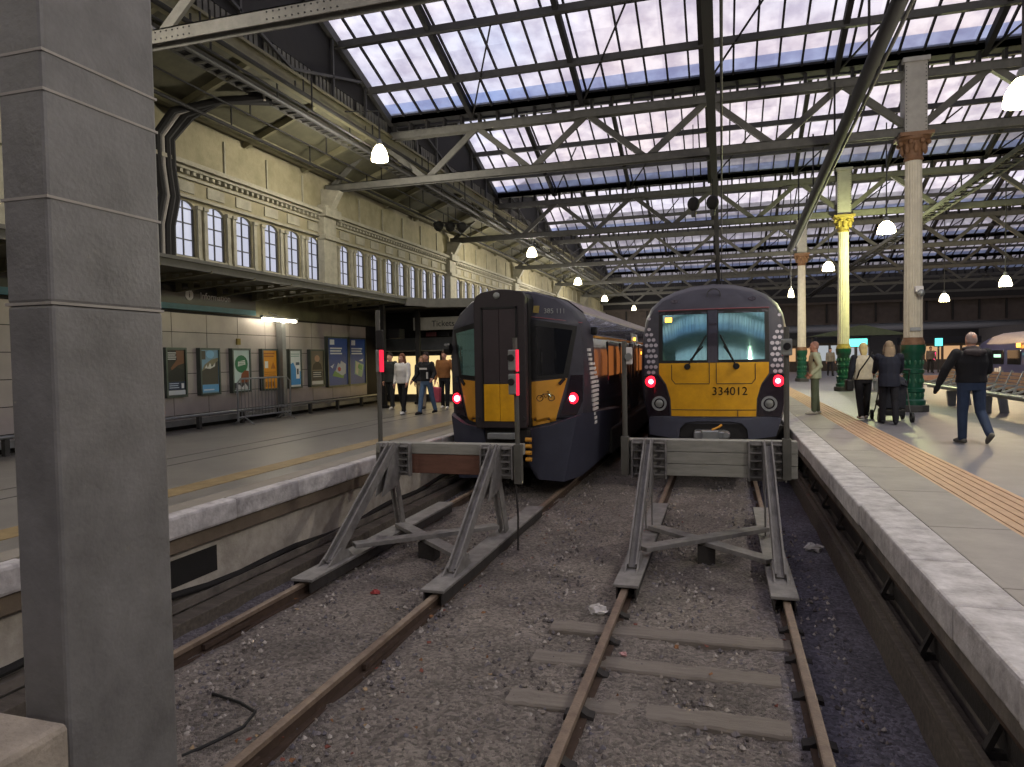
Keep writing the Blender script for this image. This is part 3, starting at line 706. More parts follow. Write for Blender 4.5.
            text('unit_number', '385 111', .12, facing((c+.79, yf(c+.79, 3.12)-.05, 3.1), nrm), M['lampbody'], t, .002)
            panel('yellow_label', Q([(.44, 3.08), (.54, 3.07), (.54, 3.2), (.44, 3.2)]), yf, .02, .01, M['capyel'], t, 0)
            pl = MB(); pl.tube([(c+.4+i*.09, yf(c+.4+i*.09, 3.0)-.02, 3.01-.012*i) for i in range(10)], .008, 5); pl.build('cantrail_line', M['pinkline'], t)
        # skirt
        sk = MB()
        top = [(c+s*.42, 11.35, 1.10), (c+s*.8, 11.45, 1.17), (c+s*1.15, 11.75, 1.3), (c+s*1.24, 12.05, 1.33), (c+s*1.3, 12.8, 1.3), (c+s*1.3, 16, 1.15)]
        bot = [(c+s*.35, 11.55, .5), (c+s*.55, 11.45, .24), (c+s*.95, 11.55, .2), (c+s*1.15, 12.05, .22), (c+s*1.22, 12.8, .28), (c+s*1.22, 16, .3)]
        k = len(top); inn = lambda p: (p[0]-s*.06, p[1]+.06, p[2])
        vs = top + bot + [inn(p) for p in top] + [inn(p) for p in bot]
        fs = [(i, i+1, k+i+1, k+i) for i in range(k-1)] + [(2*k+i+1, 2*k+i, 3*k+i, 3*k+i+1) for i in range(k-1)] + [(i+1, i, 2*k+i, 2*k+i+1) for i in range(k-1)] + [(k+i, k+i+1, 3*k+i+1, 3*k+i) for i in range(k-1)] + [(0, k, 3*k, 2*k), (k-1, 3*k-1, 4*k-1, 2*k-1)]
        sk.add(vs, fs); sk.build('bumper_skirt', M['skirt'], t, smooth=True)
        # white dash pattern down the cab corner
        d = MB(); X = c+s*1.27*1.012
        for j in range(17):
            z = 1.08 + j*.083; w = .8*(1-abs(j-8.5)/14) ; y = 12.32 - .012*j + .4*(1-j/16)
            d.box(X-.02, X+s*.01, y, y+w*.62, z, z+.052)
            if 2 < j < 14: d.box(X-.02, X+s*.01, y+w*.7, y+w*.95, z, z+.05)
        d.build('dash_pattern', M['white'], t)
        MB().box(X-.02, X+s*.09, 12.5, 12.62, 2.7, 2.85).build('side_camera', M['rubber'], t, bevel=.03)
    MB().lathe([(.1, 0), (.1, .1)], (c-1.3, 11.9, 2.5), 10, 'x').build('mirror', M['rubber'], t)
    MB().box(c-1.1, c+1.1, 12.2, 13.2, .3, .8).build('cab_underframe', M['black'], t, bevel=.05)
left_train()

# --- far train on the right -----------------------------------------------------
def far_train():
    t = thing('intercity_train', (14.4, 37, 0), 'distant dark blue train with silver roof beyond the platform seats', 'train')
    prof = [(13, .5), (12.95, 1.2), (12.97, 2.1), (13.05, 2.62), (13.3, 2.95), (13.8, 3.14), (14.4, 3.2), (15, 3.14), (15.45, 2.95), (15.75, 2.62), (15.83, 2.1), (15.85, 1.2), (15.8, .5)]
    mb = MB(); rows = []
    for s, y in ((1, 22), (1, 40.6), (.97, 42.2), (.86, 43.6), (.62, 44.6), (.3, 45.0)):
        rows.append([(14.4+(x-14.4)*s, y, .5+(z-.5)*(.25+.75*s)) for x, z in prof])
    n = len(prof); mb.add([v for r in rows for v in r], [(i*n+j, i*n+(j+1) % n, (i+1)*n+(j+1) % n, (i+1)*n+j) for i in range(5) for j in range(n)] + [tuple(range(n)), tuple(range(6*n-1, 5*n-1, -1))])
    b = mb.build('coach_body', pm('intercity_navy', '3c3d62', .35, .1, .1, 3, coat=.4), t, smooth=True)
    up = prof[3:10]; k = len(up); r = MB(); q = [(14.4+(x-14.4)*1.012, z+.02) for x, z in up]
    r.add([(x, 22.02, z) for x, z in q] + [(x, 41.5, z-.0) for x, z in q] + [(x, 22.02, z-.04) for x, z in q] + [(x, 41.5, z-.04) for x, z in q],
          [(i, i+1, k+i+1, k+i) for i in range(k-1)] + [(2*k+i+1, 2*k+i, 3*k+i, 3*k+i+1) for i in range(k-1)] + [(0, k, 3*k, 2*k), (k-1, 3*k-1, 4*k-1, 2*k-1)])
    r.build('silver_roof', pm('silver_roof', '9a9296', .5, .3, .1, 4), t, smooth=True)
    for i in range(9):
        y = 23 + i*2.0
        w = MB().box(12.93, 12.98, y, y+1.5, 1.62, 2.3).build('side_window', M['sideglass'], b, bevel=.01)
        if i % 3 != 1: MB().box(12.922, 12.93, y+.3, y+1.2, 1.95, 2.1).build('teal_pane_strip', emit('pale_teal_strip', 'a8e8d0', .6), w)  # pale teal emissive strip across the pane
    MB().box(12.93, 12.95, 25, 40, 1.02, 1.06).build('white_waist_line', M['white'], t)
    MB().box(12.92, 12.95, 37.0, 37.4, 2.42, 2.6).build('destination_display', M['orange'], t)
    MB().box(12.925, 12.95, 39.3, 39.5, 1.2, 1.5).box(12.925, 12.95, 39.6, 39.8, 1.2, 1.42).box(12.925, 12.95, 39.9, 40.1, 1.2, 1.42).build('white_side_lettering', M['white'], t)
    MB().box(13.1, 15.7, 23, 41, 0, .5).build('underframe', M['black'], t)
far_train()

# ------------------------------------------------------------------ left wall
mb = MB(); z0s = [.95, 1.2, 1.65, 2.1, 2.55, 3.0, 3.42]
ys0 = [1.6 + 1.06*k for k in range(19)]
for k in range(len(ys0)-1):
    for a, b in zip(z0s, z0s[1:]):
        mb.box(WX-.02, WX+random.uniform(0, .004), ys0[k]+.008, ys0[k+1]-.008, a+.007, b-.007)
struct(mb.build('wall_left', M['clad']), 'grey cladding panels on the lower left wall')
struct(MB().box(WX-.4, WX-.012, -14, 95, -.6, 4.3).build('wall_left', M['black']), 'dark backing of the left wall')
struct(MB().box(WX-.02, WX+.02, 1.6, 20.8, 3.42, 3.46).build('trim_7', M['black']), 'black rail along the top of the cladding')
struct(MB().box(WX-.05, WX, 1.6, 70, 3.46, 4.4).build('wall_left_header', M['olive']), 'olive painted band above the cladding')
struct(MB().box(WX, WX+.06, 1.6, 21, PZ, .98).build('baseboard_left', M['black']), 'black skirting at the foot of the left wall')
# upper storey with arched windows
up = MB(); orn = MB(); WN = 0
def arch(y, w, z0, z1, n=8):   # polygon (y,z) of the wall strip above an arched opening
    r = w/2; zc = z0
    pts = [(y-r, zc)] + [(y-r*math.cos(math.pi*i/n), zc+.16*math.sin(math.pi*i/n)) for i in range(1, n)] + [(y+r, zc)]
    return pts
SILL, SPR, TOP = 4.66, 5.72, 5.98
wins = []
for bay in range(-1, 6):
    y0 = 8.55 + BAY*bay
    for g in range(3):
        for j in range(3): wins.append(y0 + .95 + g*3.06 + j*.98 + .15)
W2 = .3
prev = -14
for i, y in enumerate(wins):
    up.box(WX-.35, WX, prev, y-W2, SILL, TOP)
    up.prism(arch(y, 2*W2, SPR, TOP) + [(y+W2, TOP), (y-W2, TOP)], 'x', WX-.3, WX)
    prev = y+W2
    if 8 < y < 42:
        WN += 1
        w = sroot('window_%d' % WN, (WX-.2, y, SILL), 'pale arched window number %d along the upper left wall' % WN)
        pl = arch(y, 2*W2, SPR, TOP)
        MB().prism([(y+W2, SILL), (y-W2, SILL)] + pl, 'x', WX-.1, WX-.08).build('window_pane', M['winlit'], w)
        f = MB().box(WX-.08, WX-.05, y-.012, y+.012, SILL, SPR+.15)
        for z in (SILL+.02, SILL+.38, SILL+.74, SPR): f.box(WX-.08, WX-.05, y-W2, y+W2, z-.012, z+.012)
        f.box(WX-.08, WX-.04, y-W2, y-W2+.03, SILL, SPR).box(WX-.08, WX-.04, y+W2-.03, y+W2, SILL, SPR)
        f.build('window_frame', M['dsteel'], w)
        MB().box(WX-.07, WX+.05, y-W2-.06, y+W2+.06, SILL-.07, SILL).build('window_sill', M['cream2'], w)
    # small pilasters
    if y < 45:
        for s in (-1, 1):
            yy = y + s*(W2+.09)
            orn.box(WX, WX+.05, yy-.055, yy+.055, SILL-.05, SPR+.1).box(WX, WX+.08, yy-.075, yy+.075, SPR+.02, SPR+.1).box(WX, WX+.07, yy-.07, yy+.07, SILL-.1, SILL)
        orn.box(WX, WX+.03, y-.25, y+.25, 4.32, 4.58).box(WX, WX+.03, y-.28, y+.28, 6.06, 6.3)
up.box(WX-.35, WX, prev, 95, SILL, TOP)
up.box(WX-.35, WX, -14, 95, 4.2, SILL).box(WX-.35, WX, -14, 95, TOP, 7.75)
struct(up.build('wall_left_upper', M['cream']), 'cream stone upper storey of the left wall with arched windows')
orn.box(WX, WX+.1, -14, 70, 5.92, 5.98).box(WX, WX+.07, -14, 70, 6.34, 6.4).box(WX, WX+.14, -14, 70, 6.52, 6.58).box(WX, WX+.26, -14, 70, 6.58, 6.66).box(WX, WX+.2, -14, 70, 6.66, 6.7).box(WX, WX+.06, -14, 70, 4.28, 4.34)
for k in range(190): orn.box(WX, WX+.1, 7.5+k*.2, 7.58+k*.2, 6.44, 6.52)
for k in range(40): orn.box(WX, WX+.04, 6+k*1.6, 6.04+k*1.6, 6.75, 7.5)
struct(orn.build('trim_8', M['cream2']), 'carved pilasters and dentil cornice of the left wall')
for k in range(6):
    y = 8.5 + BAY*k
    mb = MB().box(WX, WX+.22, y-.34, y+.34, 4.15, 6.5).box(WX, WX+.3, y-.42, y+.42, 4.15, 4.5).box(WX, WX+.36, y-.42, y+.42, 6.5, 6.75).box(WX, WX+.28, y-.34, y+.34, 6.75, 6.85)
    mb.box(WX, WX+.3, y-.38, y+.38, 5.85, 5.98).prism([(WX, 6.6), (WX+.3, 6.7), (WX+.62, 7.25), (WX, 7.35)], 'y', y-.13, y+.13)
    struct(mb.build('trim_9', M['cream2'], bevel=.015), 'stone pier and corbel on the left wall')
# canopy along the wall
t = thing('platform_canopy', (-10.2, 10, 4.0), 'dark low canopy on pierced brackets along the left wall', 'canopy')
CE = -9.15
MB().box(WX, CE, 2, 19.4, 4.12, 4.2).build('deck', M['dsteel'], t)
MB().box(CE-.02, CE+.05, 2, 19.4, 4.0, 4.17).box(CE+.05, CE+.09, 2, 19.4, 4.13, 4.19).build('gutter_fascia', M['steel'], t)
MB().box(WX, CE, 2, 19.4, 4.06, 4.115).build('soffit', M['olive'], t)
for k in range(13):
    y = 3.4 + k*1.26
    mb = MB(); n = 6
    # pierced bracket: top and bottom flange with posts between round holes
    W0 = WX+.14; mb.bar((W0, y, 4.03), (CE, y, 4.03), .05, .035); mb.bar((W0, y, 3.84), (CE+.05, y, 4.0), .05, .03)
    for i in range(n+1):
        x = W0+.07 + (CE-W0-.07)*i/n; lo = 3.84 + .16*i/n
        mb.box(x-.07, x+.07, y-.008, y+.008, lo, 4.03)
    mb.build('bracket', M['girder'], t)
# wide canopy over the ticket hall
t = thing('ticket_hall_canopy', (-9, 22, 3.8), 'dark flat canopy over the ticket hall entrance', 'canopy')
MB().prism([(WX, 19.4), (CE, 19.4), (-8.6, 19.75), (-6.95, 20.0), (-6.95, 27), (WX, 27)], 'z', 4.0, 4.14).build('deck', M['dsteel'], t)
MB().bar((CE, 19.35, 4.08), (-8.6, 19.7, 4.05), .06, .24).bar((-8.6, 19.7, 4.04), (-6.9, 19.95, 4.0), .06, .26).build('fascia', M['steel'], t)
MB().prism([(WX, 19.6), (CE, 19.6), (-8.6, 19.9), (-6.98, 20.1), (-6.98, 27), (WX, 27)], 'z', 3.92, 3.995).build('soffit', M['black'], t)
MB().box(-6.98, -6.9, 20, 27, 3.9, 4.15).build('side_fascia', M['dsteel'], t)
for x, y, lab in ((-9.62, 18.8, 'dark square post under the canopy edge left of the ticket hall'), (-9.3, 20.6, 'dark square post in front of the ticket hall doors')):
    t = thing('canopy_post', (x, y, PZ), lab, 'post')
    MB().box(x-.07, x+.07, y-.07, y+.07, PZ, 4.05).build('shaft', M['black'], t, bevel=.01)
    MB().box(x-.12, x+.12, y-.12, y+.12, PZ, PZ+.08).build('base', M['black'], t, bevel=.01)
# ticket hall front
t = thing('ticket_hall', (-9.2, 21.9, PZ), 'lit glass ticket hall front with grey hood at the end of the wall', 'shop front')
FY = 21.9
MB().box(WX, -6.95, FY, FY+.1, PZ, 2.55).build('lit_glazing', M['shoplit'], t)
mb = MB()
for i in range(7):
    x = WX + .1 + i*.69; mb.box(x-.05, x+.05, FY-.05, FY+.02, PZ, 2.55)
mb.box(WX, -6.95, FY-.05, FY+.02, PZ, 1.15).box(WX, -6.95, FY-.05, FY+.02, 2.45, 2.6)
mb.build('door_frames', M['dsteel'], t)
MB().prism([(FY-.55, 2.62), (FY, 2.62), (FY, 3.06), (FY-.1, 3.06)], 'x', WX, -6.95).build('grey_hood', M['grey'], t)
MB().box(WX, -6.95, FY-.05, FY+.1, 3.06, 3.98).build('upper_panel', M['black'], t)
for x, m in ((-9.35, 'pinkline'), (-8.9, 'sign'), (-8.4, 'tgrey'), (-7.9, 'grey')):
    MB().box(x-.18, x+.18, FY-.15, FY-.05, 3.1, 3.24).build('bulkhead_box', M[m], t)
t = thing('tickets_sign', (-8.7, 20.9, 3.26), 'pale hanging sign reading Tickets under the ticket hall canopy', 'sign')
MB().box(-9.6, -7.85, 20.9, 20.97, 3.27, 3.68).build('sign_board', pm('pale_sign', 'a8a59a', .5), t, bevel=.01)
text('sign_lettering', 'Tickets', .27, facing((-8.55, 20.893, 3.46), (0,-1,0)), M['sign'], t)
for x in (-9.4, -8.1): MB().box(x-.015, x+.015, 20.92, 20.95, 3.68, 3.93).build('hanger', M['black'], t)
tag(MB().box(-10.0, -9.6, 19.9, 20.3, 3.0, 3.3).build('ceiling_speaker', M['black'], bevel=.03), 'black box hanging under the canopy left of the Tickets sign', 'speaker')
# information sign
t = thing('information_sign', (WX+.1, 12, 3.5), 'long dark Information sign with blue stripe on the left wall', 'sign')
MB().box(WX, WX+.12, 6, 14.88, 3.6, 3.98).build('sign_board', M['sign'], t)
MB().box(WX, WX+.125, 6, 14.88, 3.48, 3.6).build('blue_stripe', M['teal'], t)
text('sign_lettering', 'Information', .21, facing((WX+.122, 13.45, 3.81), (1,0,0)), M['signwhite'], t)
mi = MB().lathe([(.12, 0), (.12, .006)], (WX+.12, 12.62, 3.81), 20, 'x').build('information_disc', M['signwhite'], t)
text('information_letter', 'i', .2, facing((WX+.128, 12.62, 3.81), (1,0,0)), M['sign'], t)
text('sign_lettering', '<', .2, facing((WX+.122, 11.65, 3.81), (1,0,0)), M['signwhite'], t)
# fluorescent lamp
t = thing('fluorescent_lamp', (-10.9, 15.6, 3.38), 'bright fluorescent tube lamp fixed above the orange poster', 'lamp')
MB().box(-10.95, -10.85, 14.85, 16.35, 3.43, 3.48).build('housing', M['grey'], t)
MB().tube([(-10.9, 14.9, 3.39), (-10.9, 16.3, 3.39)], .035, 10).build('tube', M['tubeglow'], t)
MB().bar((WX, 15.6, 3.6), (-10.9, 15.6, 3.48), .03, .03).build('arm', M['grey'], t)
t = thing('wall_post', (-11.05, 15.85, PZ), 'pale grey steel post against the left wall beside the orange poster', 'post')
MB().box(-11.15, -10.97, 15.78, 15.95, PZ, 3.5).build('shaft', M['grey'], t, bevel=.01)
MB().box(-11.18, -10.92, 15.72, 16.0, PZ, PZ+.06).build('base_plate', M['grey'], t)
# low rail
t = thing('low_wall_rail', (-10.85, 11, PZ), 'low galvanised rail on short posts along the left wall', 'rail')
MB().tube([(-10.8, 2, 1.2), (-10.8, 21.4, 1.2)], .035, 10).build('rail_tube', M['galv'], t, smooth=True)
for k in range(14): MB().box(-10.85, -10.77, 2.5+k*1.42, 2.58+k*1.42, PZ, 1.17).build('short_post', M['dsteel'], t)
MB().box(-11.1, -10.95, 2, 21, 1.0, 1.12).build('backboard', M['galv'], t)
# crowd barrier
t = thing('crowd_barrier', (-10.45, 14.3, PZ), 'grey steel crowd barrier standing before the round green and orange posters', 'barrier')
MB().tube([(-10.45, 13.3, .98), (-10.45, 13.3, 1.85), (-10.45, 13.42, 1.95), (-10.45, 15.15, 1.95), (-10.45, 15.3, 1.85), (-10.45, 15.3, .98)], .021, 8).tube([(-10.45, 13.3, 1.08), (-10.45, 15.3, 1.08)], .018, 8).build('frame', M['galv'], t, smooth=True)
for k in range(15): MB().tube([(-10.45, 13.43+k*.124, 1.08), (-10.45, 13.43+k*.124, 1.95)], .008, 6).build('upright_bar', M['galv'], t)
for y in (13.5, 15.1): MB().tube([(-10.72, y, PZ+.015), (-10.45, y, 1.08), (-10.18, y, PZ+.015)], .016, 6).build('foot', M['galv'], t)

# posters
def poster(y0, y1, z0, z1, lab, bg, shapes, group=None):
    t = thing('framed_poster', (WX+.06, (y0+y1)/2, z0), lab, 'poster', group)
    X = WX + .1; f = .045
    MB().box(WX, X+.015, y0, y0+f, z0, z1).box(WX, X+.015, y1-f, y1, z0, z1).box(WX, X+.015, y0+f, y1-f, z0, z0+f).box(WX, X+.015, y0+f, y1-f, z1-f, z1).build('frame', M['frame'], t)
    y0 += f; y1 -= f; z0 += f; z1 -= f
    sh = MB().box(WX+.02, X-.01, y0, y1, z0, z1).build('poster_sheet', bg, t)
    for i, (m, pts) in enumerate(shapes):
        MB().prism([(y0+(y1-y0)*u, z0+(z1-z0)*v) for u, v in pts], 'x', X-.01, X-.008+.0012*i).build('printed_shape', m, sh)
def rc(a, b, c, d): return [(a, c), (b, c), (b, d), (a, d)]
def cc(u, v, r, q=.55, n=16): return [(u+r*math.cos(6.2832*i/n), v+r*q*math.sin(6.2832*i/n)) for i in range(n)]
pc = {}
def C(h):
    if h not in pc: pc[h] = pm('print_'+h, h, .4, 0, .04, 8)
    return pc[h]
def lines(col, u0, u1, v, n, dv, h=.018): return [(C(col), rc(u0, u1-.08*(i % 2)*(u1-u0), v-dv*i, v-dv*i+h)) for i in range(n)]
G = 'small framed posters on the cladding'
poster(11.9, 12.5, 1.6, 2.66, 'framed dark brown poster with white footer nearest the pillar', C('2a2422'), [
    (C('7a4c34'), [(.5, .98), (.95, .98), (.95, .7), (.6, .66), (.25, .55), (.2, .6), (.55, .78)]), (C('17151a'), [(.05, .5), (.5, .62), (.95, .55), (.95, .33), (.05, .33)]),
    (C('22304c'), rc(.02, .98, .12, .3)), (C('c8ccd4'), rc(.02, .98, .01, .11)), (C('d8d8e0'), rc(.76, .9, .15, .26))] + lines('e0e0e0', .05, .5, .92, 4, .045) + lines('b8c4d8', .08, .6, .25, 3, .045), G)
poster(12.9, 13.55, 1.6, 2.66, 'framed blue poster with dark hill and speech bubble, second from the pillar', C('7fa6bf'), [
    (C('4c4840'), [(.02, .2), (.98, .2), (.98, .75), (.7, .66), (.35, .6), (.02, .5)]), (C('8a8468'), [(.02, .5), (.35, .6), (.7, .66), (.98, .75), (.98, .82), (.6, .78), (.2, .66)]),
    (C('4a463c'), rc(.02, .25, .78, .98)), (C('8cc4e6'), cc(.52, .9, .24, .4)), (C('e0e0d8'), [(.2, .58), (.3, .66), (.36, .58), (.5, .7), (.6, .6), (.8, .7), (.78, .62), (.5, .56)]),
    (C('74b4e0'), rc(.02, .98, .03, .19)), (C('d8e8f4'), rc(.1, .7, .06, .09))], G)
poster(13.97, 14.65, 1.6, 2.66, 'framed white poster with large green disc above an orange shape', C('c8dcd8'), [
    (C('2e7a50'), cc(.5, .66, .4)), (C('dfe8e0'), [(.28, .6), (.75, .64), (.72, .76), (.3, .72)]), (C('8a4a26'), [(.4, .2), (.95, .2), (.95, .48), (.7, .5), (.5, .42)]),
    (C('4a4a4a'), rc(.05, .95, .02, .2)), (C('d8d8d8'), [(.1, .05), (.3, .16), (.5, .08), (.7, .17), (.9, .06), (.9, .03), (.1, .03)])] + lines('2e7a50', .34, .7, .71, 3, .04, .012), G)
poster(15.1, 15.75, 1.6, 2.66, 'framed orange poster with warning triangle beside the wall post', C('e29a20'), [
    (C('b8701a'), [(.55, .52), (.92, .52), (.74, .7)]), (C('e8e4dc'), rc(.12, .36, .54, .72))] + lines('b06a18', .08, .85, .9, 2, .07, .04) + lines('b87418', .1, .9, .42, 3, .05, .02) + [(C('b87418'), rc(.1+i*.2, .22+i*.2, .05, .18)) for i in range(4)], G)
poster(16.25, 16.83, 1.6, 2.66, 'framed white and bright blue poster with a phone just right of wall post', C('dde4e4'), [
    (C('3a8fd0'), [(.02, .05), (.98, .05), (.98, .42), (.55, .5), (.3, .68), (.02, .62)]), (C('f0f0f0'), rc(.55, .88, .22, .6)), (C('4a5a6a'), rc(.55, .88, .6, .68)), (C('26303c'), rc(.64, .78, .34, .5))] + lines('6a9a90', .1, .9, .9, 2, .06), G)
poster(17.25, 17.98, 1.6, 2.66, 'framed brown portrait poster just left of the two tall blue ones', C('6e665a'), [
    (C('2e2826'), [(.1, .45), (.9, .45), (.8, .62), (.6, .68), (.4, .68), (.2, .6)]), (C('b08a70'), cc(.5, .78, .2, .5)), (C('3a3a3c'), rc(.1, .9, .14, .42)), (C('d0d0cc'), rc(.05, .95, .02, .12))] + lines('c8c8c8', .15, .8, .36, 3, .06), G)
B = C('2f4f9c')
poster(18.16, 19.36, 1.55, 3.05, 'tall framed blue poster with white skyline and green castle lawn', B, [
    (C('6f9a58'), [(.2, .2), (.75, .14), (.85, .28), (.5, .36), (.3, .3)]), (C('b8bccc'), [(.35, .3), (.5, .48), (.6, .44), (.65, .52), (.9, .45), (.88, .24), (.7, .2)]), (C('b83a40'), cc(.55, .34, .08, .6)), (C('dfe3ec'), rc(.1, .32, .86, .97)), (C('ccd4e8'), [(.1, .4), (.3, .46), (.2, .36)])] + lines('dfe3ec', .1, .7, .77, 3, .055, .03))
poster(19.40, 20.48, 1.55, 3.05, 'tall framed blue poster with green map, rightmost of all the posters', B, [
    (C('8ab098'), [(.3, .22), (.75, .14), (.9, .42), (.35, .52)]), (C('c8ccb4'), [(.35, .25), (.5, .2), (.6, .46), (.4, .5)]), (C('5a9a60'), [(.5, .35), (.75, .3), (.78, .4), (.55, .44)]), (C('dfe3ec'), rc(.12, .36, .86, .97)), (C('dfe3ec'), [(.6, .52), (.85, .56), (.8, .5)])] + lines('dfe3ec', .12, .8, .77, 3, .055, .03))
tag(MB().box(WX, WX+.04, 14.25, 14.38, 2.75, 2.9).build('yellow_notice', M['capyel'], bevel=.004), 'tiny yellow notice on the wall above the green disc poster', 'notice')

# ------------------------------------------------------------------ left aisle roof
mb = MB().prism([(WX-.3, 7.6), (-9.0, 8.5), (-9.0, 8.6), (WX-.3, 7.72)], 'y', -14, 72)
struct(mb.build('ceiling_left_aisle', M['olive']), 'olive boarded sloping ceiling of the left aisle')
def aisle_z(x): return 7.6 + (x-(WX-.3))*.9/2.5
t = thing('aisle_girder', (-9, 30, 8.3), 'long cream girder along the lower edge of the glass roof', 'girder')
MB().box(-9.12, -8.9, -14, 70, 8.3, 8.36).box(-9.05, -8.97, -14, 70, 8.36, 8.62).box(-9.12, -8.9, -14, 70, 8.6, 8.66).build('girder_beam', M['girder'], t)
t = thing('aisle_purlin', (-10.7, 30, 7.6), 'cream beam along the aisle ceiling close to the left wall', 'beam')
MB().box(-10.92, -10.78, -14, 70, 7.62, 7.82).build('beam', M['girder'], t)
for k in range(24):
    y = 2.5 + k*2.45
    t = MB().bar((WX+.05, y, 7.62), (-9.05, y, 8.42), .1, .14).build('aisle_rafter', M['girder'])
    tag(t, 'cream rafter across the sloping aisle ceiling above the left wall', 'rafter', 'aisle rafters')
t = thing('cable_tray', (-9.5, 20, 8.1), 'long ladder shaped cable tray hanging under the left aisle ceiling', 'cable tray')
MB().box(-9.72, -9.69, 3, 60, 8.08, 8.16).box(-9.31, -9.28, 3, 60, 8.08, 8.16).build('side_rail', M['steel'], t)
mb = MB()
for k in range(190): mb.box(-9.7, -9.3, 3+k*.3, 3.06+k*.3, 8.09, 8.12)
mb.build('rungs', M['steel'], t)['kind'] = 'stuff'
mb = MB()
for i in range(7): mb.tube([(-9.66+i*.05, 3+k*1.5, 8.14+.015*math.sin(k*2+i)) for k in range(10)], .02, 6)
mb.build('cables', M['black'], t, smooth=True)
# bundle of cables dropping down the wall
t = thing('cable_drop', (-10.9, 11.3, 4.3), 'thick bundle of dark cables bending down the wall beside the pillar', 'cables')
for i in range(4):
    xo = i*.13
    MB().tube([(-9.5, 13.2+.1*i, 8.05), (-10.1, 12.6, 7.85), (-10.75+xo*.3, 11.95+xo, 7.5), (-10.98, 11.75+xo, 7.0), (-11.0, 11.78+xo, 6.4), (-10.98, 11.85+xo, 5.8), (-11.0, 11.7+xo, 5.2), (-11.0, 11.68+xo, 4.22)], .08 if i != 1 else .05, 8).build('cable', M['black'] if i != 1 else M['pillar_seam'], t, smooth=True)
for k, (x, z, r, m, lab) in enumerate(((-8.55, 8.05, .045, 'black', 'black pipe running along below the left edge of the glass roof'), (-8.75, 8.2, .03, 'steel', 'thin grey pipe running along the aisle girder'), (-9.9, 7.75, .02, 'black', 'thin black conduit under the aisle ceiling near the tray'), (-8.35, 7.65, .025, 'black', 'thin black conduit hung lowest along the trusses at left'), (-9.2, 8.0, .05, 'dsteel', 'dark grey pipe hanging between the cable tray and the girder'), (-10.4, 7.55, .04, 'black', 'black pipe hanging nearest the wall under the aisle ceiling'))):
    t = thing('service_pipe', (x, 30, z), lab, 'pipe')
    MB().tube([(x, 2, z), (x, 66, z)], r, 8).build('pipe', M[m], t, smooth=True)
    for j in range(20): MB().box(x-.012, x+.012, 4+j*3.1, 4.03+j*3.1, z, min(aisle_z(x)+.05, 8.5) if x < -9 else 8.35).build('hanger', M['black'], t)
# junction boxes
for y, lab in ((24.5, 'black loudspeaker cluster under the aisle ceiling'),):
    t = thing('loudspeaker_cluster', (-10, y, 7.3), lab, 'loudspeaker')
    for i in range(3): MB().lathe([(.06, -.2), (.12, 0), (.2, .2)], (-10.2+i*.35, y+i*.3, 7.35), 12, 'y').build('horn', M['black'], t)
    MB().tube([(-10.2, y, 7.45), (-9.5, y+.6, 7.45)], .03, 6).tube([(-9.85, y+.3, 7.45), (-9.85, y+.3, 8.05)], .02, 6).build('mount', M['black'], t)

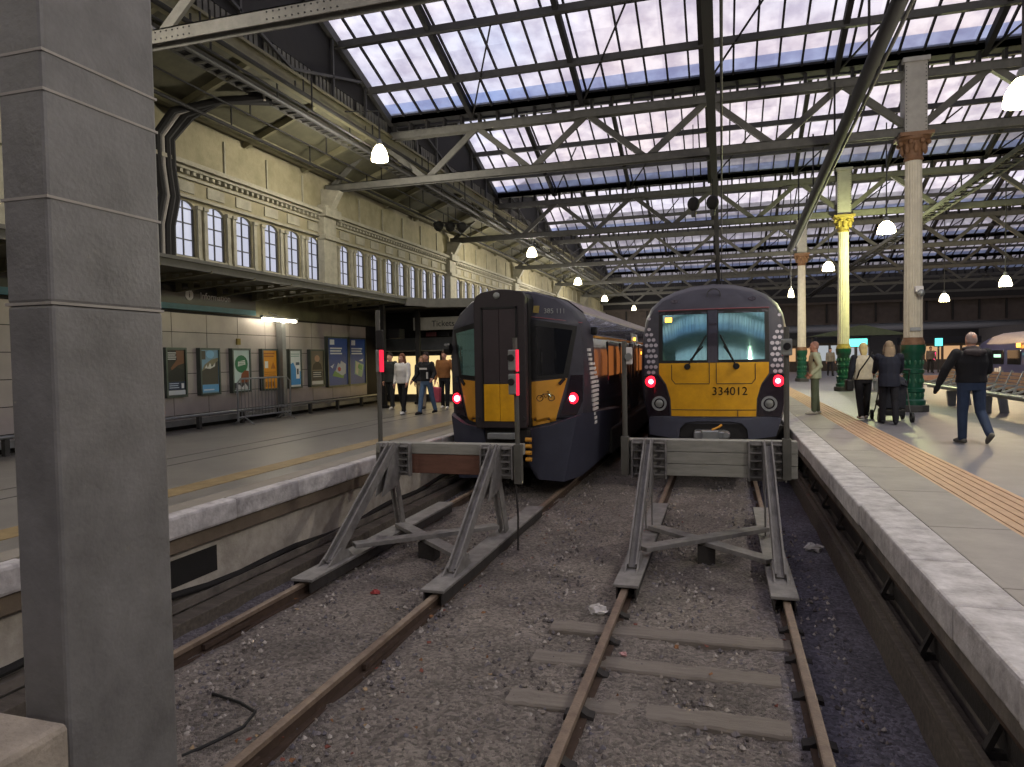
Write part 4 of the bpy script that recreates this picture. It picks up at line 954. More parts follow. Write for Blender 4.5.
# ------------------------------------------------------------------ glass roof
GXL, GXR, ZG, ZR, SLOPE = -9.0, 27.0, 9.12, 10.92, .364
HB = BAY/2
ORD = ['behind', 'behind', 'first', 'second', 'third', 'fourth', 'fifth', 'sixth', 'seventh']
for k, yg in enumerate(TR[:-1]):
    y2 = yg + BAY; ym = yg + HB
    root = sroot('ceiling', (9, ym, ZG), 'glazed ridge and furrow roof bay with dark glazing bars')
    def sp(d, dz=0): return ZG + d*SLOPE + dz
    for s, ye in ((1, yg), (-1, y2)):
        P = lambda x, d: (x, ye+s*d, sp(d))
        g = MB(); g.add([P(GXL, .62), P(GXR, .62), P(GXR, HB), P(GXL, HB)], [(0,1,2,3)]); g.build('glazing', M['glass'], root, fixn=False)
        g = MB(); g.add([P(GXL, 0), P(GXR, 0), P(GXR, .62), P(GXL, .62)], [(0,1,2,3)]); g.build('blue_view_glazing', M['viewtint'], root, fixn=False)
    bars = MB(); n = int((GXR-GXL)/.517)
    for i in range(n+1):
        x = GXL + i*.517
        for s, ye in ((1, yg), (-1, y2)):
            bars.bar((x, ye, ZG-.04), (x, ym, sp(HB)-.04), .045, .07)
    bars.build('glazing_bars', M['black'], root)['kind'] = 'stuff'
    for s, ye in ((1, yg), (-1, y2)):
        for d in (1.42, 2.95):
            y = ye + s*d; MB().box(GXL, GXR, y-.05, y+.05, sp(d)-.26, sp(d)-.1).build('purlin', M['dsteel'], root)
            y = ye + s*(d-.2); MB().box(GXL, GXR, y-.03, y+.03, sp(d-.2)-.12, sp(d-.2)-.03).build('purlin_cap', M['black'], root)
        x = -9.6
        while x < 24:
            x += 3.06
            if yg > 0 and x+1.53 < GXR: MB().bar((x, ye, ZG-.2), (x+1.53, ye+s*2.95, sp(2.95)-.3), .035, .035).build('tie_rod', M['black'], root)
            if yg > 0: MB().bar((x, ye, ZG-.12), (x, ym, sp(HB)-.12), .12, .2).build('rafter', M['black'], root)
    MB().box(GXL, GXR, ym-.12, ym+.12, sp(HB)-.16, sp(HB)+.1).build('ridge', M['black'], root)
    MB().box(GXL, GXR, yg-.2, yg+.2, ZG-.12, ZG+.02).box(GXL, GXR, yg-.2, yg-.16, ZG-.12, ZG+.12).box(GXL, GXR, yg+.16, yg+.2, ZG-.12, ZG+.12).build('valley_gutter', M['black'], root)
    # gable on the aisle side
    MB().prism([(yg, ZG-.1), (y2, ZG-.1), (ym, sp(HB))], 'x', GXL-.12, GXL).build('gable', M['black'], root)
    if yg > 0:
        gb = MB()
        for s, ye in ((1, yg), (-1, y2)): gb.bar((GXL+.06, ye, ZG-.1), (GXL+.06, ym, sp(HB)-.12), .12, .22)
        for d in (1.6, 3.2): gb.bar((GXL+.06, yg+d, 8.65), (GXL+.06, yg+d, sp(d)-.1), .06, .06); gb.bar((GXL+.06, y2-d, 8.65), (GXL+.06, y2-d, sp(d)-.1), .06, .06)
        gb.bar((GXL+.06, yg+1.6, sp(1.6)-.1), (GXL+.06, ym, 8.7), .06, .06); gb.bar((GXL+.06, y2-1.6, sp(1.6)-.1), (GXL+.06, ym, 8.7), .06, .06)
        gb.build('gable_bracing', M['dsteel'], root)
        lv = MB()
        for i in range(int(BAY/.16)):
            if i % 12 in (0,): continue
            lv.box(-9.02, -8.99, yg+i*.16, yg+i*.16+.11, 8.68, 9.0)
        lv.build('clerestory_louvres', M['steel'], root)
struct(MB().box(-9.12, -9.03, -14, 72, 8.6, 9.05).build('wall_left_clerestory', M['black']), 'dark clerestory strip above the aisle girder')
# trusses
for k, y in enumerate(TR):
    if y < 0: continue
    lab = '%s grey lattice roof truss from the camera, spanning above both tracks' % ['', '', 'nearest', 'second', 'third', 'fourth', 'fifth', 'sixth', 'seventh'][k]
    t = thing('roof_truss', (5, y, 7.3), lab, 'truss', None)
    zb, zt = 7.38, 8.66
    ms = M['lsteel'] if k == 2 else M['steel']
    if k == 2: zb, zt = 7.1, 8.5
    b = MB(); b.box(-11.1, GXR, y-.11, y+.11, zb+.08, zb+.1).box(-11.1, GXR, y-.11, y-.09, zb-.1, zb+.1).box(-11.1, GXR, y+.09, y+.11, zb-.1, zb+.1).build('bottom_chord', ms, t)
    MB().box(-9.3, GXR, y-.12, y+.12, zt+.07, zt+.1).box(-9.3, GXR, y-.12, y-.1, zt-.1, zt+.08).box(-9.3, GXR, y+.1, y+.12, zt-.1, zt+.08).build('top_chord', ms, t)
    for i in range(-5, 8):
        xb = 4.3 + i*3.06; xt = xb - 1.53
        if xt > -9.6: MB().bar((xt, y, zt), (xb, y, zb), .14, .15).build('diagonal', ms, t)
        if xt+3.06 < GXR: MB().bar((xb, y, zb), (xt+3.06, y, zt), .06, .16).build('diagonal', ms, t)
    p = MB(); x = -8.9
    while x < GXR:
        p.box(x-.03, x+.03, y-.1, y+.1, zt+.1, 9.0); x += .517
    p.build('gutter_props', M['black'], t)['kind'] = 'stuff'
    if k == 2:
        rv = MB()
        for i in range(80):
            x = -10.8 + i*.1
            for zz in (zb-.05, zb+.05):
                if (i // 12) % 2 == 0: rv.lathe([(.014, 0), (.01, -.012)], (x, y-.11, zz), 6, 'y')
        rv.build('rivets', M['dsteel'], t)['kind'] = 'stuff'
# long pipes under the roof
t = thing('roof_service_pipe', (2.3, 20, 6), 'fat dark pipe slanting away under the trusses above the right train', 'pipe')
MB().tube([(2.55, 8, 7.72), (2.55, 11.75, 7.49), (2.55, 29.2, 6.34)], .12, 12).build('pipe', M['black'], t, smooth=True)
MB().tube([(2.75, 8, 7.75), (2.75, 29.2, 6.45)], .035, 8).build('conduit', M['dsteel'], t, smooth=True)
for yy in (10, 14, 18.0, 22, 26): MB().box(2.53, 2.57, yy, yy+.04, 7.3-(yy-14)*.066, 8.6).build('hanger', M['black'], t)
t = thing('roof_walkway_beam', (-.17, 30, 7.1), 'dark beam running straight away below the truss bottoms over right track', 'beam')
MB().box(-.25, -.09, 8.2, 67, 7.08, 7.24).build('beam', M['black'], t)
MB().tube([(.02, 8.2, 7.2), (.02, 67, 7.2)], .025, 6).build('conduit', M['dsteel'], t)
for x, lab in ((-.72, 'left of the two dark round lamps hanging below the far trusses'), (-.22, 'right of the two dark round lamps hanging below the far trusses')):
    t = thing('hanging_dome_lamp', (x, 20, 6.2), lab, 'lamp')
    MB().ell((x, 20, 6.45), .17, .17, .2, 14, 8).build('globe', M['black'], t, smooth=True)
    MB().tube([(x, 20, 6.62), (x, 20, 8.6)], .012, 6).build('cord', M['black'], t)
    MB().lathe([(.06, 6.1), (.08, 6.25), (.03, 6.27)], (x, 20, 0), 10).build('lens_cap', M['dsteel'], t)
t = thing('cable_ladder', (6.4, 20, 6.6), 'dark ladder of cables slanting up at right beside the tall column', 'cable tray')
MB().box(6.3, 6.34, 12, 60, 6.7, 6.8).box(6.7, 6.74, 12, 60, 6.7, 6.8).build('side_rail', M['black'], t)
mb = MB()
for k in range(95): mb.box(6.3, 6.74, 12+k*.5, 12.06+k*.5, 6.72, 6.75)
mb.build('rungs', M['black'], t)['kind'] = 'stuff'
MB().tube([(6.4, 12, 6.82), (6.4, 60, 6.82)], .05, 8).tube([(6.55, 12, 6.82), (6.55, 60, 6.82)], .04, 8).build('cables', M['black'], t)
for k in range(10): MB().box(6.5, 6.53, 13+k*4.9, 13.03+k*4.9, 6.7, 7.3).build('hanger', M['black'], t)

# ------------------------------------------------------------------ columns
def column(x, y, lab, cap, first=True):
    t = thing('iron_column', (x, y, PZ), lab, 'column')
    MB().prism([(x+.34*math.cos(R(45*i+22.5)), y+.34*math.sin(R(45*i+22.5))) for i in range(8)], 'z', PZ, PZ+.16).build('plinth', M['dsteel'], t, bevel=.02)
    K = .66
    p = [(r*K, z) for r, z in [(.4, 1.06), (.4, 1.16), (.34, 1.2), (.33, 1.34), (.37, 1.36), (.37, 1.44), (.32, 1.46), (.32, 1.78), (.36, 1.8), (.36, 1.88), (.32, 1.9), (.32, 2.2), (.37, 2.24), (.4, 2.36), (.4, 2.46)]]
    b = MB().lathe(p, (x, y, 0), 24).build('green_base', M['dgreen'], t, smooth=True)
    fl = MB()
    for zc in (1.29, 1.62, 2.05):
        for i in range(12):
            a = i*math.pi/6; fl.ell((x+.215*math.cos(a), y+.215*math.sin(a), zc), .026, .026, .06, 8, 5)
    fl.build('cast_ornament', M['lgreen'], b, smooth=True)
    MB().lathe([(.25, 2.46), (.245, 2.52), (.21, 2.6), (.21, 2.63)], (x, y, 0), 24).build('collar', M[cap], t, smooth=True)
    mb = MB(); n = 48; vs = []
    for z, r in ((2.63, .2), (6.74, .175)):
        for j in range(n):
            a = 2*math.pi*j/n; rr = r*(1 if j % 3 else .93); vs.append((x+rr*math.cos(a), y+rr*math.sin(a), z))
    mb.add(vs, [(j, (j+1) % n, n+(j+1) % n, n+j) for j in range(n)] + [tuple(range(n, 2*n)), tuple(range(n-1, -1, -1))])
    mb.build('fluted_shaft', M['colcream'], t)
    c = MB().lathe([(.18, 6.7), (.21, 6.74), (.18, 6.8), (.2, 6.95), (.27, 7.12), (.33, 7.16), (.35, 7.22)], (x, y, 0), 24).box(x-.35, x+.35, y-.35, y+.35, 7.22, 7.3).build('capital', M[cap], t)
    lf = MB()
    for i in range(8):
        a = i*math.pi/4; lf.ell((x+.24*math.cos(a), y+.24*math.sin(a), 6.98), .055, .055, .13, 8, 6); lf.ell((x+.31*math.cos(a+.39), y+.31*math.sin(a+.39), 7.1), .055, .055, .06, 8, 6)
    lf.build('leaf_carving', M[cap], c, smooth=True)
    MB().box(x-.23, x+.23, y-.23, y+.23, 7.3, 8.9).box(x-.28, x+.28, y-.28, y+.28, 8.9, 9.0).build('box_post', M['boxpost'], t)
    rv = MB()
    for i in range(18):
        for dx in (-.2, .2): rv.lathe([(.013, 0), (.01, -.012)], (x+dx, y-.23, 7.36+i*.085), 6, 'y')
    rv.build('rivets', M['dsteel'], t)['kind'] = 'stuff'
CX = 4.28
column(CX, TR[3], 'tall cream fluted column with brown capital nearest on the right platform', 'capital')
column(CX, TR[4], 'yellow lit fluted column with ochre capital, second along the right platform', 'capyel')
column(3.85, TR[5], 'cream column behind the pale green jacket, third along the right platform', 'capital')
t = thing('security_camera', (CX, 18.1, 3.6), 'small white dome camera on the nearest tall column', 'camera')
MB().box(CX-.03, CX+.14, 18.06, 18.18, 3.66, 3.8).build('mount', M['white'], t, bevel=.02)
MB().ell((CX+.08, 18.04, 3.64), .075, .075, .085, 14, 8).build('dome', M['lampbody'], t, smooth=True)
tag(MB().box(CX-.11, CX+.11, 18.17, 18.2, 2.78, 2.86).build('column_plate', M['grey'], bevel=.005), 'small grey plate low on the nearest tall column', 'plate')

# ------------------------------------------------------------------ bell lamps
def bell(x, y, z, lab, top, r=.24, e=520, col=(1, .94, .83)):
    t = thing('bell_lamp', (x, y, z), lab, 'lamp', None)
    MB().lathe([(r*.2, .42), (r*.3, .36), (r*.34, .28)], (x, y, z), 14).build('gear_housing', M['lampbody'], t, smooth=True)
    MB().lathe([(r*.34, .28), (r*.62, .2), (r*.85, .08), (r*.95, -.06), (r*.92, -.1), (r*.1, -.1)], (x, y, z), 20).build('glowing_shade', M['bulb'], t, smooth=True)
    if x < -7.5: MB().tube([(x, y, z+.4), (x, y, 8.4), (-8.92, y, 8.5)], .02, 6).build('stem', M['dsteel'], t)
    else:
        d = (y-BAY0) % BAY; MB().tube([(x, y, z+.4), (x, y, ZG+SLOPE*min(d, BAY-d)-.05)], .02, 6).build('stem', M['dsteel'], t)
    l = bpy.data.lights.new('bell_lamp_light', 'POINT'); l.energy = e; l.color = col; l.shadow_soft_size = .2
    o = bpy.data.objects.new('bell_lamp_light', l); o.location = (x, y, z-.4); COL.objects.link(o)
bell(-8, 15.7, 7.3, 'glowing bell lamp high at left, nearest under the aisle girder', 8.3, .22, 260)
bell(-8, 30, 6.9, 'second glowing bell lamp along the left aisle girder', 8.3, .24, 330)
bell(-8, 40.3, 6.65, 'third glowing bell lamp along the left aisle girder', 8.3)
bell(-8, 50, 6.4, 'fourth and smallest glowing bell lamp along the left aisle girder', 8.3)
bell(5.25, 26, 6.35, 'greenish glowing bell lamp right of the yellow lit column', 8.3, .3, 480, (.92, 1, .45))
bell(4.42, 33, 5.95, 'glowing bell lamp between the two far columns at right', 8.3, .26, 260)
bell(4.2, 12, 5.95,  'large glowing bell lamp cut by the right edge of view', 8.3, .26, 300)
bell(10, 30, 4.75, 'warm bell lamp right of the tall column before the dark bridge', 7.3, .22, 300, (1, .75, .4))
bell(10.7, 40, 4.9, 'amber bell lamp hanging before the dark bridge at right', 7.3, .24, 300, (1, .7, .35))
bell(-7.6, 64, 6.6, 'tiny distant lamp glowing beyond the left train roof', 7.3, .2, 200)
bell(3.0, 34, 4.95, 'pale lamp glowing just right of the right train roof', 7.3, .13, 100)

for x, y, lab in ((-8, 6, 'added unseen fill lamp under the aisle girder beside the camera'), (-8, -4, 'added unseen fill lamp under the aisle girder behind the camera')):
    bell(x, y, 7.0, lab, 8.3, e=140)  # out-of-view lamps added to brighten the interior
for x, y, lab in ((4.6, 2, 'added unseen fill lamp over the right platform end'), (4.6, -8, 'added unseen fill lamp over the concourse at right'), ):
    bell(x, y, 7.0, lab, 8.3, e=300)  # further unseen lamps put in as fill for the foreground
# ------------------------------------------------------------------ far end: road bridge and concourse
struct(MB().box(-14, 40, 69, 70.2, 4.9, 6.8).box(-14, 40, 68.8, 69, 6.7, 6.9).box(-14, 40, 68.8, 69, 4.85, 5.0).build('wall_back_bridge_girder', pm('bridge_girder', '4a413c', .8, 0, .2, 2)), 'dark brown bridge girder across the far end')
mb = MB()
for i in range(26): mb.box(-13+i*2, -12.85+i*2, 68.85, 69, 5.0, 6.7)
struct(mb.build('trim_10', M['black']), 'stiffeners on the far bridge girder')
struct(MB().box(-14, 40, 70.2, 96, 4.9, 5.2).box(-14, 40, 69, 96, 6.8, 12).build('ceiling', M['black']), 'dark underside of the far bridge')
struct(MB().box(-14, 40, 95, 96, -.6, 5).build('wall_back', M['black']), 'dark wall at the far end')
struct(MB().box(29, 29.4, -14, 96, -.6, 12).build('wall_right', pm('right_wall', '4a4642', .8)), 'dark wall far to the right')
struct(MB().box(-14, 30, -14.4, -14, -.6, 12).build('wall_front', pm('concourse_wall', '8a857c', .8)), 'concourse wall behind the camera')
struct(MB().box(11.6-3.4, 30, 1.6, 46, -.6, -.15).build('floor', M['ballast']), 'track bed of the far right tracks')
struct(MB().box(8.2, 30, 46, 80, -.6, PZ).build('floor', M['asphalt']), 'far concourse floor')
struct(MB().box(8.2, 30, 45.85, 46.0, .62, PZ+.01).build('trim_11', pm('pinkish_edge', 'b08878', .7)), 'pinkish platform edge in the far distance')
# kiosks and screens
def kiosk(x0, x1, y, z1, lab, glow):
    t = thing('lit_kiosk', ((x0+x1)/2, y, PZ), lab, 'kiosk')
    MB().box(x0, x1, y, y+3, z1-.5, z1).build('fascia', M['sign'], t)
    MB().box(x0, x1, y+.3, y+3, PZ, z1-.5).build('cabin', pm('kiosk_cabin', '5a5048', .7), t)
    for i in range(4):
        w = (x1-x0)/4
        MB().box(x0+w*i+.1, x0+w*i+w-.1, y+.22, y+.32, 1.7, z1-.7).build('lit_window', glow, t)
sg = emit('warm_kiosk_light', 'ffc890', .35, '806a50'); sg2 = emit('cool_kiosk_light', 'd8e0e8', .3, '707070')
kiosk(2.4, 6.6, 58, 3.4, 'distant warm lit kiosk behind the cream vested walker', sg)
kiosk(7.2, 11, 60, 3.6, 'distant pale lit kiosk left of the tall column base', sg2)
kiosk(13.5, 18.5, 60, 3.4, 'distant lit kiosk right of the tall column base', sg)
for x, y, z, m, lab in ((8.3, 50, 2.95, 'tealglow', 'distant wide teal departure screen above the cream vested walker'), (13.6, 52, 2.9, 'tealglow', 'small teal screen glowing right of the tall column'), (13.2, 52, 2.0, 'pinkglow', 'small pink screen glowing right of the tall column')):
    t = thing('glowing_screen', (x, y, z-.3), lab, 'screen')
    w = .7 if x < 10 else .22
    MB().box(x-w-.05, x+w+.05, y, y+.12, z-.3, z+.3).build('casing', M['sign'], t)
    MB().box(x-w, x+w, y-.012, y, z-.25, z+.25).build('display', M[m], t)
    MB().box(x-.05, x+.05, y+.03, y+.1, PZ, z-.3).build('stand', M['dsteel'], t)
t = thing('awning_roof', (9, 55, 3.4), 'dim green awning far behind the pushchair', 'awning')
MB().prism([(6, 3.5), (9.2, 4.2), (9.6, 4.2), (12.4, 3.5)], 'y', 54, 57).build('awning_sheet', pm('awning_green', '5a6450', .8), t)
for x in (6.3, 12.1): MB().box(x-.06, x+.06, 55, 55.12, PZ, 3.5).build('awning_post', M['dsteel'], t)

# ------------------------------------------------------------------ platform seats
def bench(x, y0, n, lab):
    t = thing('platform_seat_row', (x, y0, PZ), lab, 'bench')
    w = .62; z = PZ+.44
    for i in range(n):
        y = y0 + i*w
        s = MB().prism([(x-.5, z+.03), (x-.46, z+.045), (x, z-.01), (x+.02, z+.01), (x+.0, z+.02), (x-.46, z+.075), (x-.52, z+.055)], 'y', y+.03, y+w-.03).build('seat', M['galv'], t)
        for j in range(5):
            zz = z+.1+j*.075; xx = x+.04+j*.03
            MB().box(xx, xx+.025, y+.04, y+w-.04, zz, zz+.06).build('backrest_slat', M['wood'], t)
        MB().bar((x-.45, y, z+.06), (x-.1, y, z+.2), .03, .04).bar((x-.1, y, z+.2), (x+.06, y, z+.2), .03, .04).bar((x-.02, y, z-.04), (x+.2, y, z+.5), .035, .05).build('arm_rest', M['grey'], t)
        if i % 4 == 1:
            MB().prism([(x-.38, PZ), (x-.22, PZ), (x-.2, z-.06), (x-.42, z-.06)], 'y', y-.05, y+.05).build('leg', M['grey'], t)
            MB().prism([(x+.02, PZ), (x+.18, PZ), (x+.12, z-.06), (x-.04, z-.06)], 'y', y+.1, y+.2).build('leg', M['grey'], t)
    MB().box(x-.25, x-.15, y0, y0+n*w, z-.07, z-.0).build('seat_beam', M['grey'], t)
    return t
bench(5.95, 12.4, 17, 'long row of metal platform seats with wooden backs on the right')
bench(5.3, 27.5, 8, 'far row of metal platform seats left of the tall column base')

# ------------------------------------------------------------------ people
def remeshed(mb, name, mat, parent, voxel, smooth=2):
    me = bpy.data.meshes.new(name); me.from_pydata([tuple(v) for v in mb.v], [], mb.f)
    b = bmesh.new(); b.from_mesh(me); bmesh.ops.recalc_face_normals(b, faces=b.faces); b.to_mesh(me); b.free()
    o = bpy.data.objects.new(name, me); COL.objects.link(o)
    r = o.modifiers.new('r', 'REMESH'); r.mode = 'VOXEL'; r.voxel_size = voxel
    s = o.modifiers.new('s', 'SMOOTH'); s.iterations = smooth; s.factor = .5
    dg = bpy.context.evaluated_depsgraph_get(); m2 = bpy.data.meshes.new_from_object(o.evaluated_get(dg))
    o.modifiers.clear(); o.data = m2; bpy.data.meshes.remove(me); m2.name = name
    m2.materials.clear(); m2.materials.append(mat)
    m2.polygons.foreach_set('use_smooth', [True]*len(m2.polygons))
    if parent: o.parent = parent
    return o
def erings(mb, rs, n=14):
    """stack of horizontal ellipses (x, y, z, rx, ry)"""
    vs = [(x+rx*math.cos(2*math.pi*j/n), y+ry*math.sin(2*math.pi*j/n), z) for x, y, z, rx, ry in rs for j in range(n)]
    k = len(rs); mb.add(vs, [(i*n+j, i*n+(j+1) % n, (i+1)*n+(j+1) % n, (i+1)*n+j) for i in range(k-1) for j in range(n)] + [tuple(range(n-1, -1, -1)), tuple(range((k-1)*n, k*n))])
def limb(mb, pts, rs):
    mb.tube(pts, rs, 10)
    for p, r in zip(pts, rs): mb.ell(p, r, r, r, 10, 6)
cl = {}
def cloth(h):
    if h not in cl: cl[h] = pm('cloth_'+h, h, .85, 0, .12, 9, .15, 60)
    return cl[h]
def person(loc, rz, lab, h=1.74, top='222222', trou='222222', shoe='d0d0d0', hair='3a2a20', style='short', sleeve=None, jl=.9,
           legL=(8, 4), legR=(-8, 6), armL=(5, 8, 15), armR=(-5, 8, 15), lean=0, build=1.0, glove=None, group=None, fine=.012, bulk=.018):
    t = thing('person', loc, lab, 'person', group, rz); S = h/1.75; OFF[t] = Vector((0,0,0)); t.scale = (S, S, S)
    def leg(side, a, k):
        hip = Vector((side*.09*build, 0, .93)); d = Vector((side*.03, math.sin(R(a)), -math.cos(R(a)))); kn = hip + d*.43
        b = a - k; d2 = Vector((0, math.sin(R(b)), -math.cos(R(b)))); an = kn + d2*.41
        return hip, kn, an, b
    LL = leg(-1, *legL); RL = leg(1, *legR)
    drop = min(LL[2].z, RL[2].z) - .085
    D = Vector((0, 0, -drop))
    LL = [p+D if isinstance(p, Vector) else p for p in LL]; RL = [p+D if isinstance(p, Vector) else p for p in RL]
    ln = math.sin(R(lean)); zz = lambda z: z-drop; yy = lambda z: (z-.95)*ln
    def arm(side, f, o, e):
        sh = Vector((side*.185*build, yy(1.43), zz(1.42)))
        f1 = R(f); d = Vector((side*math.sin(R(o)), math.sin(f1)*math.cos(R(o)), -math.cos(f1)*math.cos(R(o)))).normalized(); el = sh + d*.285
        f2 = R(f+e); d2 = Vector((side*math.sin(R(o))*.55, math.sin(f2), -math.cos(f2))).normalized(); wr = el + d2*.25
        return sh, el, wr, d2
    LA = arm(-1, *armL); RA = arm(1, *armR)
    # body: one continuous skin surface
    m = MB()
    erings(m, [(0, yy(z), zz(z), rx*build, ry) for z, rx, ry in ((.86, .13, .09), (.95, .155, .105), (1.08, .135, .095), (1.28, .165, .115), (1.4, .15, .095), (1.45, .08, .07), (1.49, .055, .06), (1.54, .052, .058))])
    hy = yy(1.6)+.015; hz = zz(0)
    erings(m, [(0, hy+dy, hz+z, rx, ry) for z, rx, ry, dy in ((1.505, .03, .04, .03), (1.525, .05, .065, .025), (1.56, .064, .085, .012), (1.61, .073, .095, .0), (1.66, .075, .098, -.004), (1.7, .068, .088, -.008), (1.73, .047, .06, -.01), (1.745, .018, .02, -.01))])
    m.tube([(0, hy+.085, hz+1.63), (0, hy+.118, hz+1.595), (0, hy+.09, hz+1.585)], [.01, .017, .012], 8)
    for s in (-1, 1): m.ell((s*.075, hy-.005, hz+1.61), .012, .022, .034, 8, 6)
    for (sh, el, wr, d) in (LA, RA): limb(m, [sh, el, wr], [.05, .04, .027])
    for side, (sh, el, wr, d) in ((-1, LA), (1, RA)):
        px = Vector((0, 1, 0)) - d*d.y
        px = px.normalized() if px.length > .1 else Vector((0, 0, 1)); nrm = d.cross(px).normalized()
        palm = wr + d*.05
        m.tube([wr, wr+d*.03, wr+d*.09], [.026, .036, .034], 10)
        for i, L in enumerate((.07, .08, .075, .06)):
            b0 = wr + d*.085 + px*((1.5-i)*.019); cu = nrm*(-side)*.012
            m.tube([b0, b0+d*L*.5+cu*.4, b0+d*L*.85+cu*1.6, b0+d*L+cu*2.6], [.0095, .009, .008, .006], 6)
        b0 = wr + d*.035 + px*.028
        m.tube([b0, b0+px*.028+d*.025, b0+px*.034+d*.055], [.012, .011, .008], 6)
    for (hp, kn, an, b) in (LL, RL): limb(m, [hp, kn, an], [.075, .05, .035])
    remeshed(m, 'body', M['skin'], t, fine*.8, 1)
    for s in (-1, 1):
        e = MB().ell((s*.03, hy+.088, hz+1.625), .013, .009, .008, 8, 6)
        eo = e.build('eye', M['white'], t, off=(0,0,0), smooth=True)
        MB().ell((s*.03, hy+.0955, hz+1.625), .0055, .003, .0055, 8, 5).build('pupil', M['black'], eo, off=(0,0,0))
    MB().ell((0, hy+.09, hz+1.556), .022, .008, .006, 10, 5).build('mouth', pm('lips', '9a5a50', .5) if 'lips' not in bpy.data.materials else bpy.data.materials['lips'], t, off=(0,0,0), smooth=True)
    # trousers
    m = MB(); k = bulk
    erings(m, [(0, yy(z), zz(z), rx*build+k*.7, ry+k*.7) for z, rx, ry in ((.84, .14, .1), (.95, .16, .112), (1.04, .145, .105))])
    for (hp, kn, an, b) in (LL, RL): limb(m, [hp, kn, an+Vector((0, 0, .0))], [.083+k*.5, .06+k*.5, .052+k*.3])
    remeshed(m, 'trousers', cloth(trou), t, fine)
    # shoes
    for side, (hp, kn, an, b) in ((-1, LL), (1, RL)):
        lift = an.z - .09
        pt = R(min(70, max(0, -b))*.9) if lift > .03 else 0
        fd = Vector((side*.12, math.cos(pt), -math.sin(pt))).normalized()
        up = Vector((0, math.sin(pt), math.cos(pt)))
        m = MB(); hl = an - up*.045 - fd*.05
        limb(m, [hl, an - up*.035 + fd*.03, an - up*.05 + fd*.13, an - up*.058 + fd*.175], [.04, .048, .038, .026])
        sh = remeshed(m, 'shoe', cloth(shoe), t, fine*.8, 1)
    # top
    m = MB(); k = bulk
    prof = [(z, rx, ry) for z, rx, ry in ((.8, .165, .118), (.95, .165, .118), (1.08, .15, .11), (1.28, .178, .125), (1.4, .165, .105), (1.45, .1, .082), (1.485, .068, .07)) if z >= jl+.03]
    prof = [(jl, .166, .118)] + prof
    erings(m, [(0, yy(z), zz(z), rx*build+k, ry+k) for z, rx, ry in prof])
    ms = m if sleeve is None else MB()
    for (sh, el, wr, d) in (LA, RA): limb(ms, [sh, el, wr-d*.01], [.062+k*.6, .05+k*.6, .038+k*.4])
    if sleeve is not None:
        for (sh, el, wr, d) in (LA, RA): m.ell(sh - Vector((0, 0, .01)), .055+k*.5, .055+k*.5, .05+k*.5)
        remeshed(ms, 'sleeves', cloth(sleeve), t, fine)
    tp = remeshed(m, 'jacket' if bulk > .016 else 'top', cloth(top), t, fine)
    if glove:
        for (sh, el, wr, d) in (LA, RA):
            m = MB(); limb(m, [wr, wr+d*.09, wr+d*.15], [.036, .046, .03]); remeshed(m, 'glove', cloth(glove), t, fine)
    # hair
    hm = MB()
    if style in ('short', 'long', 'bob', 'pony'):
        erings(hm, [(0, hy+dy, hz+z, rx, ry) for z, rx, ry, dy in ((1.585, .07, .06, -.045), (1.63, .083, .08, -.03), (1.68, .086, .1, -.012), (1.72, .075, .09, -.012), (1.75, .05, .06, -.012), (1.765, .02, .02, -.01))])
        if style in ('long', 'bob', 'pony'):
            zl = {'long': 1.28, 'bob': 1.46, 'pony': 1.36}[style]; w = .05 if style == 'pony' else .1
            erings(hm, [(0, hy-.1, hz+zl, w*.7, .025), (0, hy-.105, hz+zl+.08, w, .04), (0, hy-.075, hz+1.52, w*.95, .055), (0, hy-.05, hz+1.62, .085, .065)])
            if style != 'pony':
                for s in (-1, 1): limb(hm, [(s*.075, hy+.02, hz+1.66), (s*.09, hy+.0, hz+1.55), (s*.095, hy+.01, hz+zl+.02)], [.028, .032, .022])
    elif style == 'bald':
        erings(hm, [(0, hy-.02, hz+1.57, .062, .07), (0, hy-.018, hz+1.6, .076, .083), (0, hy-.012, hz+1.65, .0775, .09), (0, hy-.01, hz+1.7, .07, .085), (0, hy-.012, hz+1.735, .048, .058), (0, hy-.012, hz+1.75, .02, .02)])
    elif style == 'beanie':
        erings(hm, [(0, hy-.01, hz+1.635, .088, .105), (0, hy-.01, hz+1.67, .09, .108), (0, hy-.012, hz+1.72, .082, .1), (0, hy-.015, hz+1.76, .055, .07), (0, hy-.015, hz+1.775, .02, .03)])
        erings(hm, [(0, hy-.07, hz+1.48, .05, .03), (0, hy-.06, hz+1.56, .08, .05), (0, hy-.04, hz+1.64, .085, .07)])
    remeshed(hm, 'beanie' if style == 'beanie' else 'hair', cloth(hair), t, fine*.8, 1)
    return t, dict(LA=LA, RA=RA, zz=zz, yy=yy, tp=tp, hz=hz, S=S)

# right platform
p, i = person((2.05, 17.45, PZ+.002), R(84), 'person in pale green jacket and olive trousers standing by the platform edge', 1.68, 'b3bc9c', '5c6650', 'c8c4b4', 'a07868', 'bald', legL=(3, 2), legR=(-3, 2), armL=(-22, 6, 66), armR=(-20, 6, 70), jl=.86, build=1.12, bulk=.028)
MB().box(.215, .25, -.03, .05, i['zz'](1.27), i['zz'](1.33)).box(-.25, -.215, -.03, .05, i['zz'](1.27), i['zz'](1.33)).build('sleeve_patch', M['black'], p, off=(0,0,0))
p, i = person((2.84, 16.2, PZ+.002), R(8), 'person in cream padded vest with dark sleeves and pale hat seen from behind', 1.6, 'cfc6ac', '17161a', 'e0ddd4', 'd8c488', 'beanie', sleeve='1a1c26', legL=(-10, 8), legR=(12, 5), armL=(-8, 14, 20), armR=(12, 8, 30), jl=.93, build=1.05, bulk=.04)
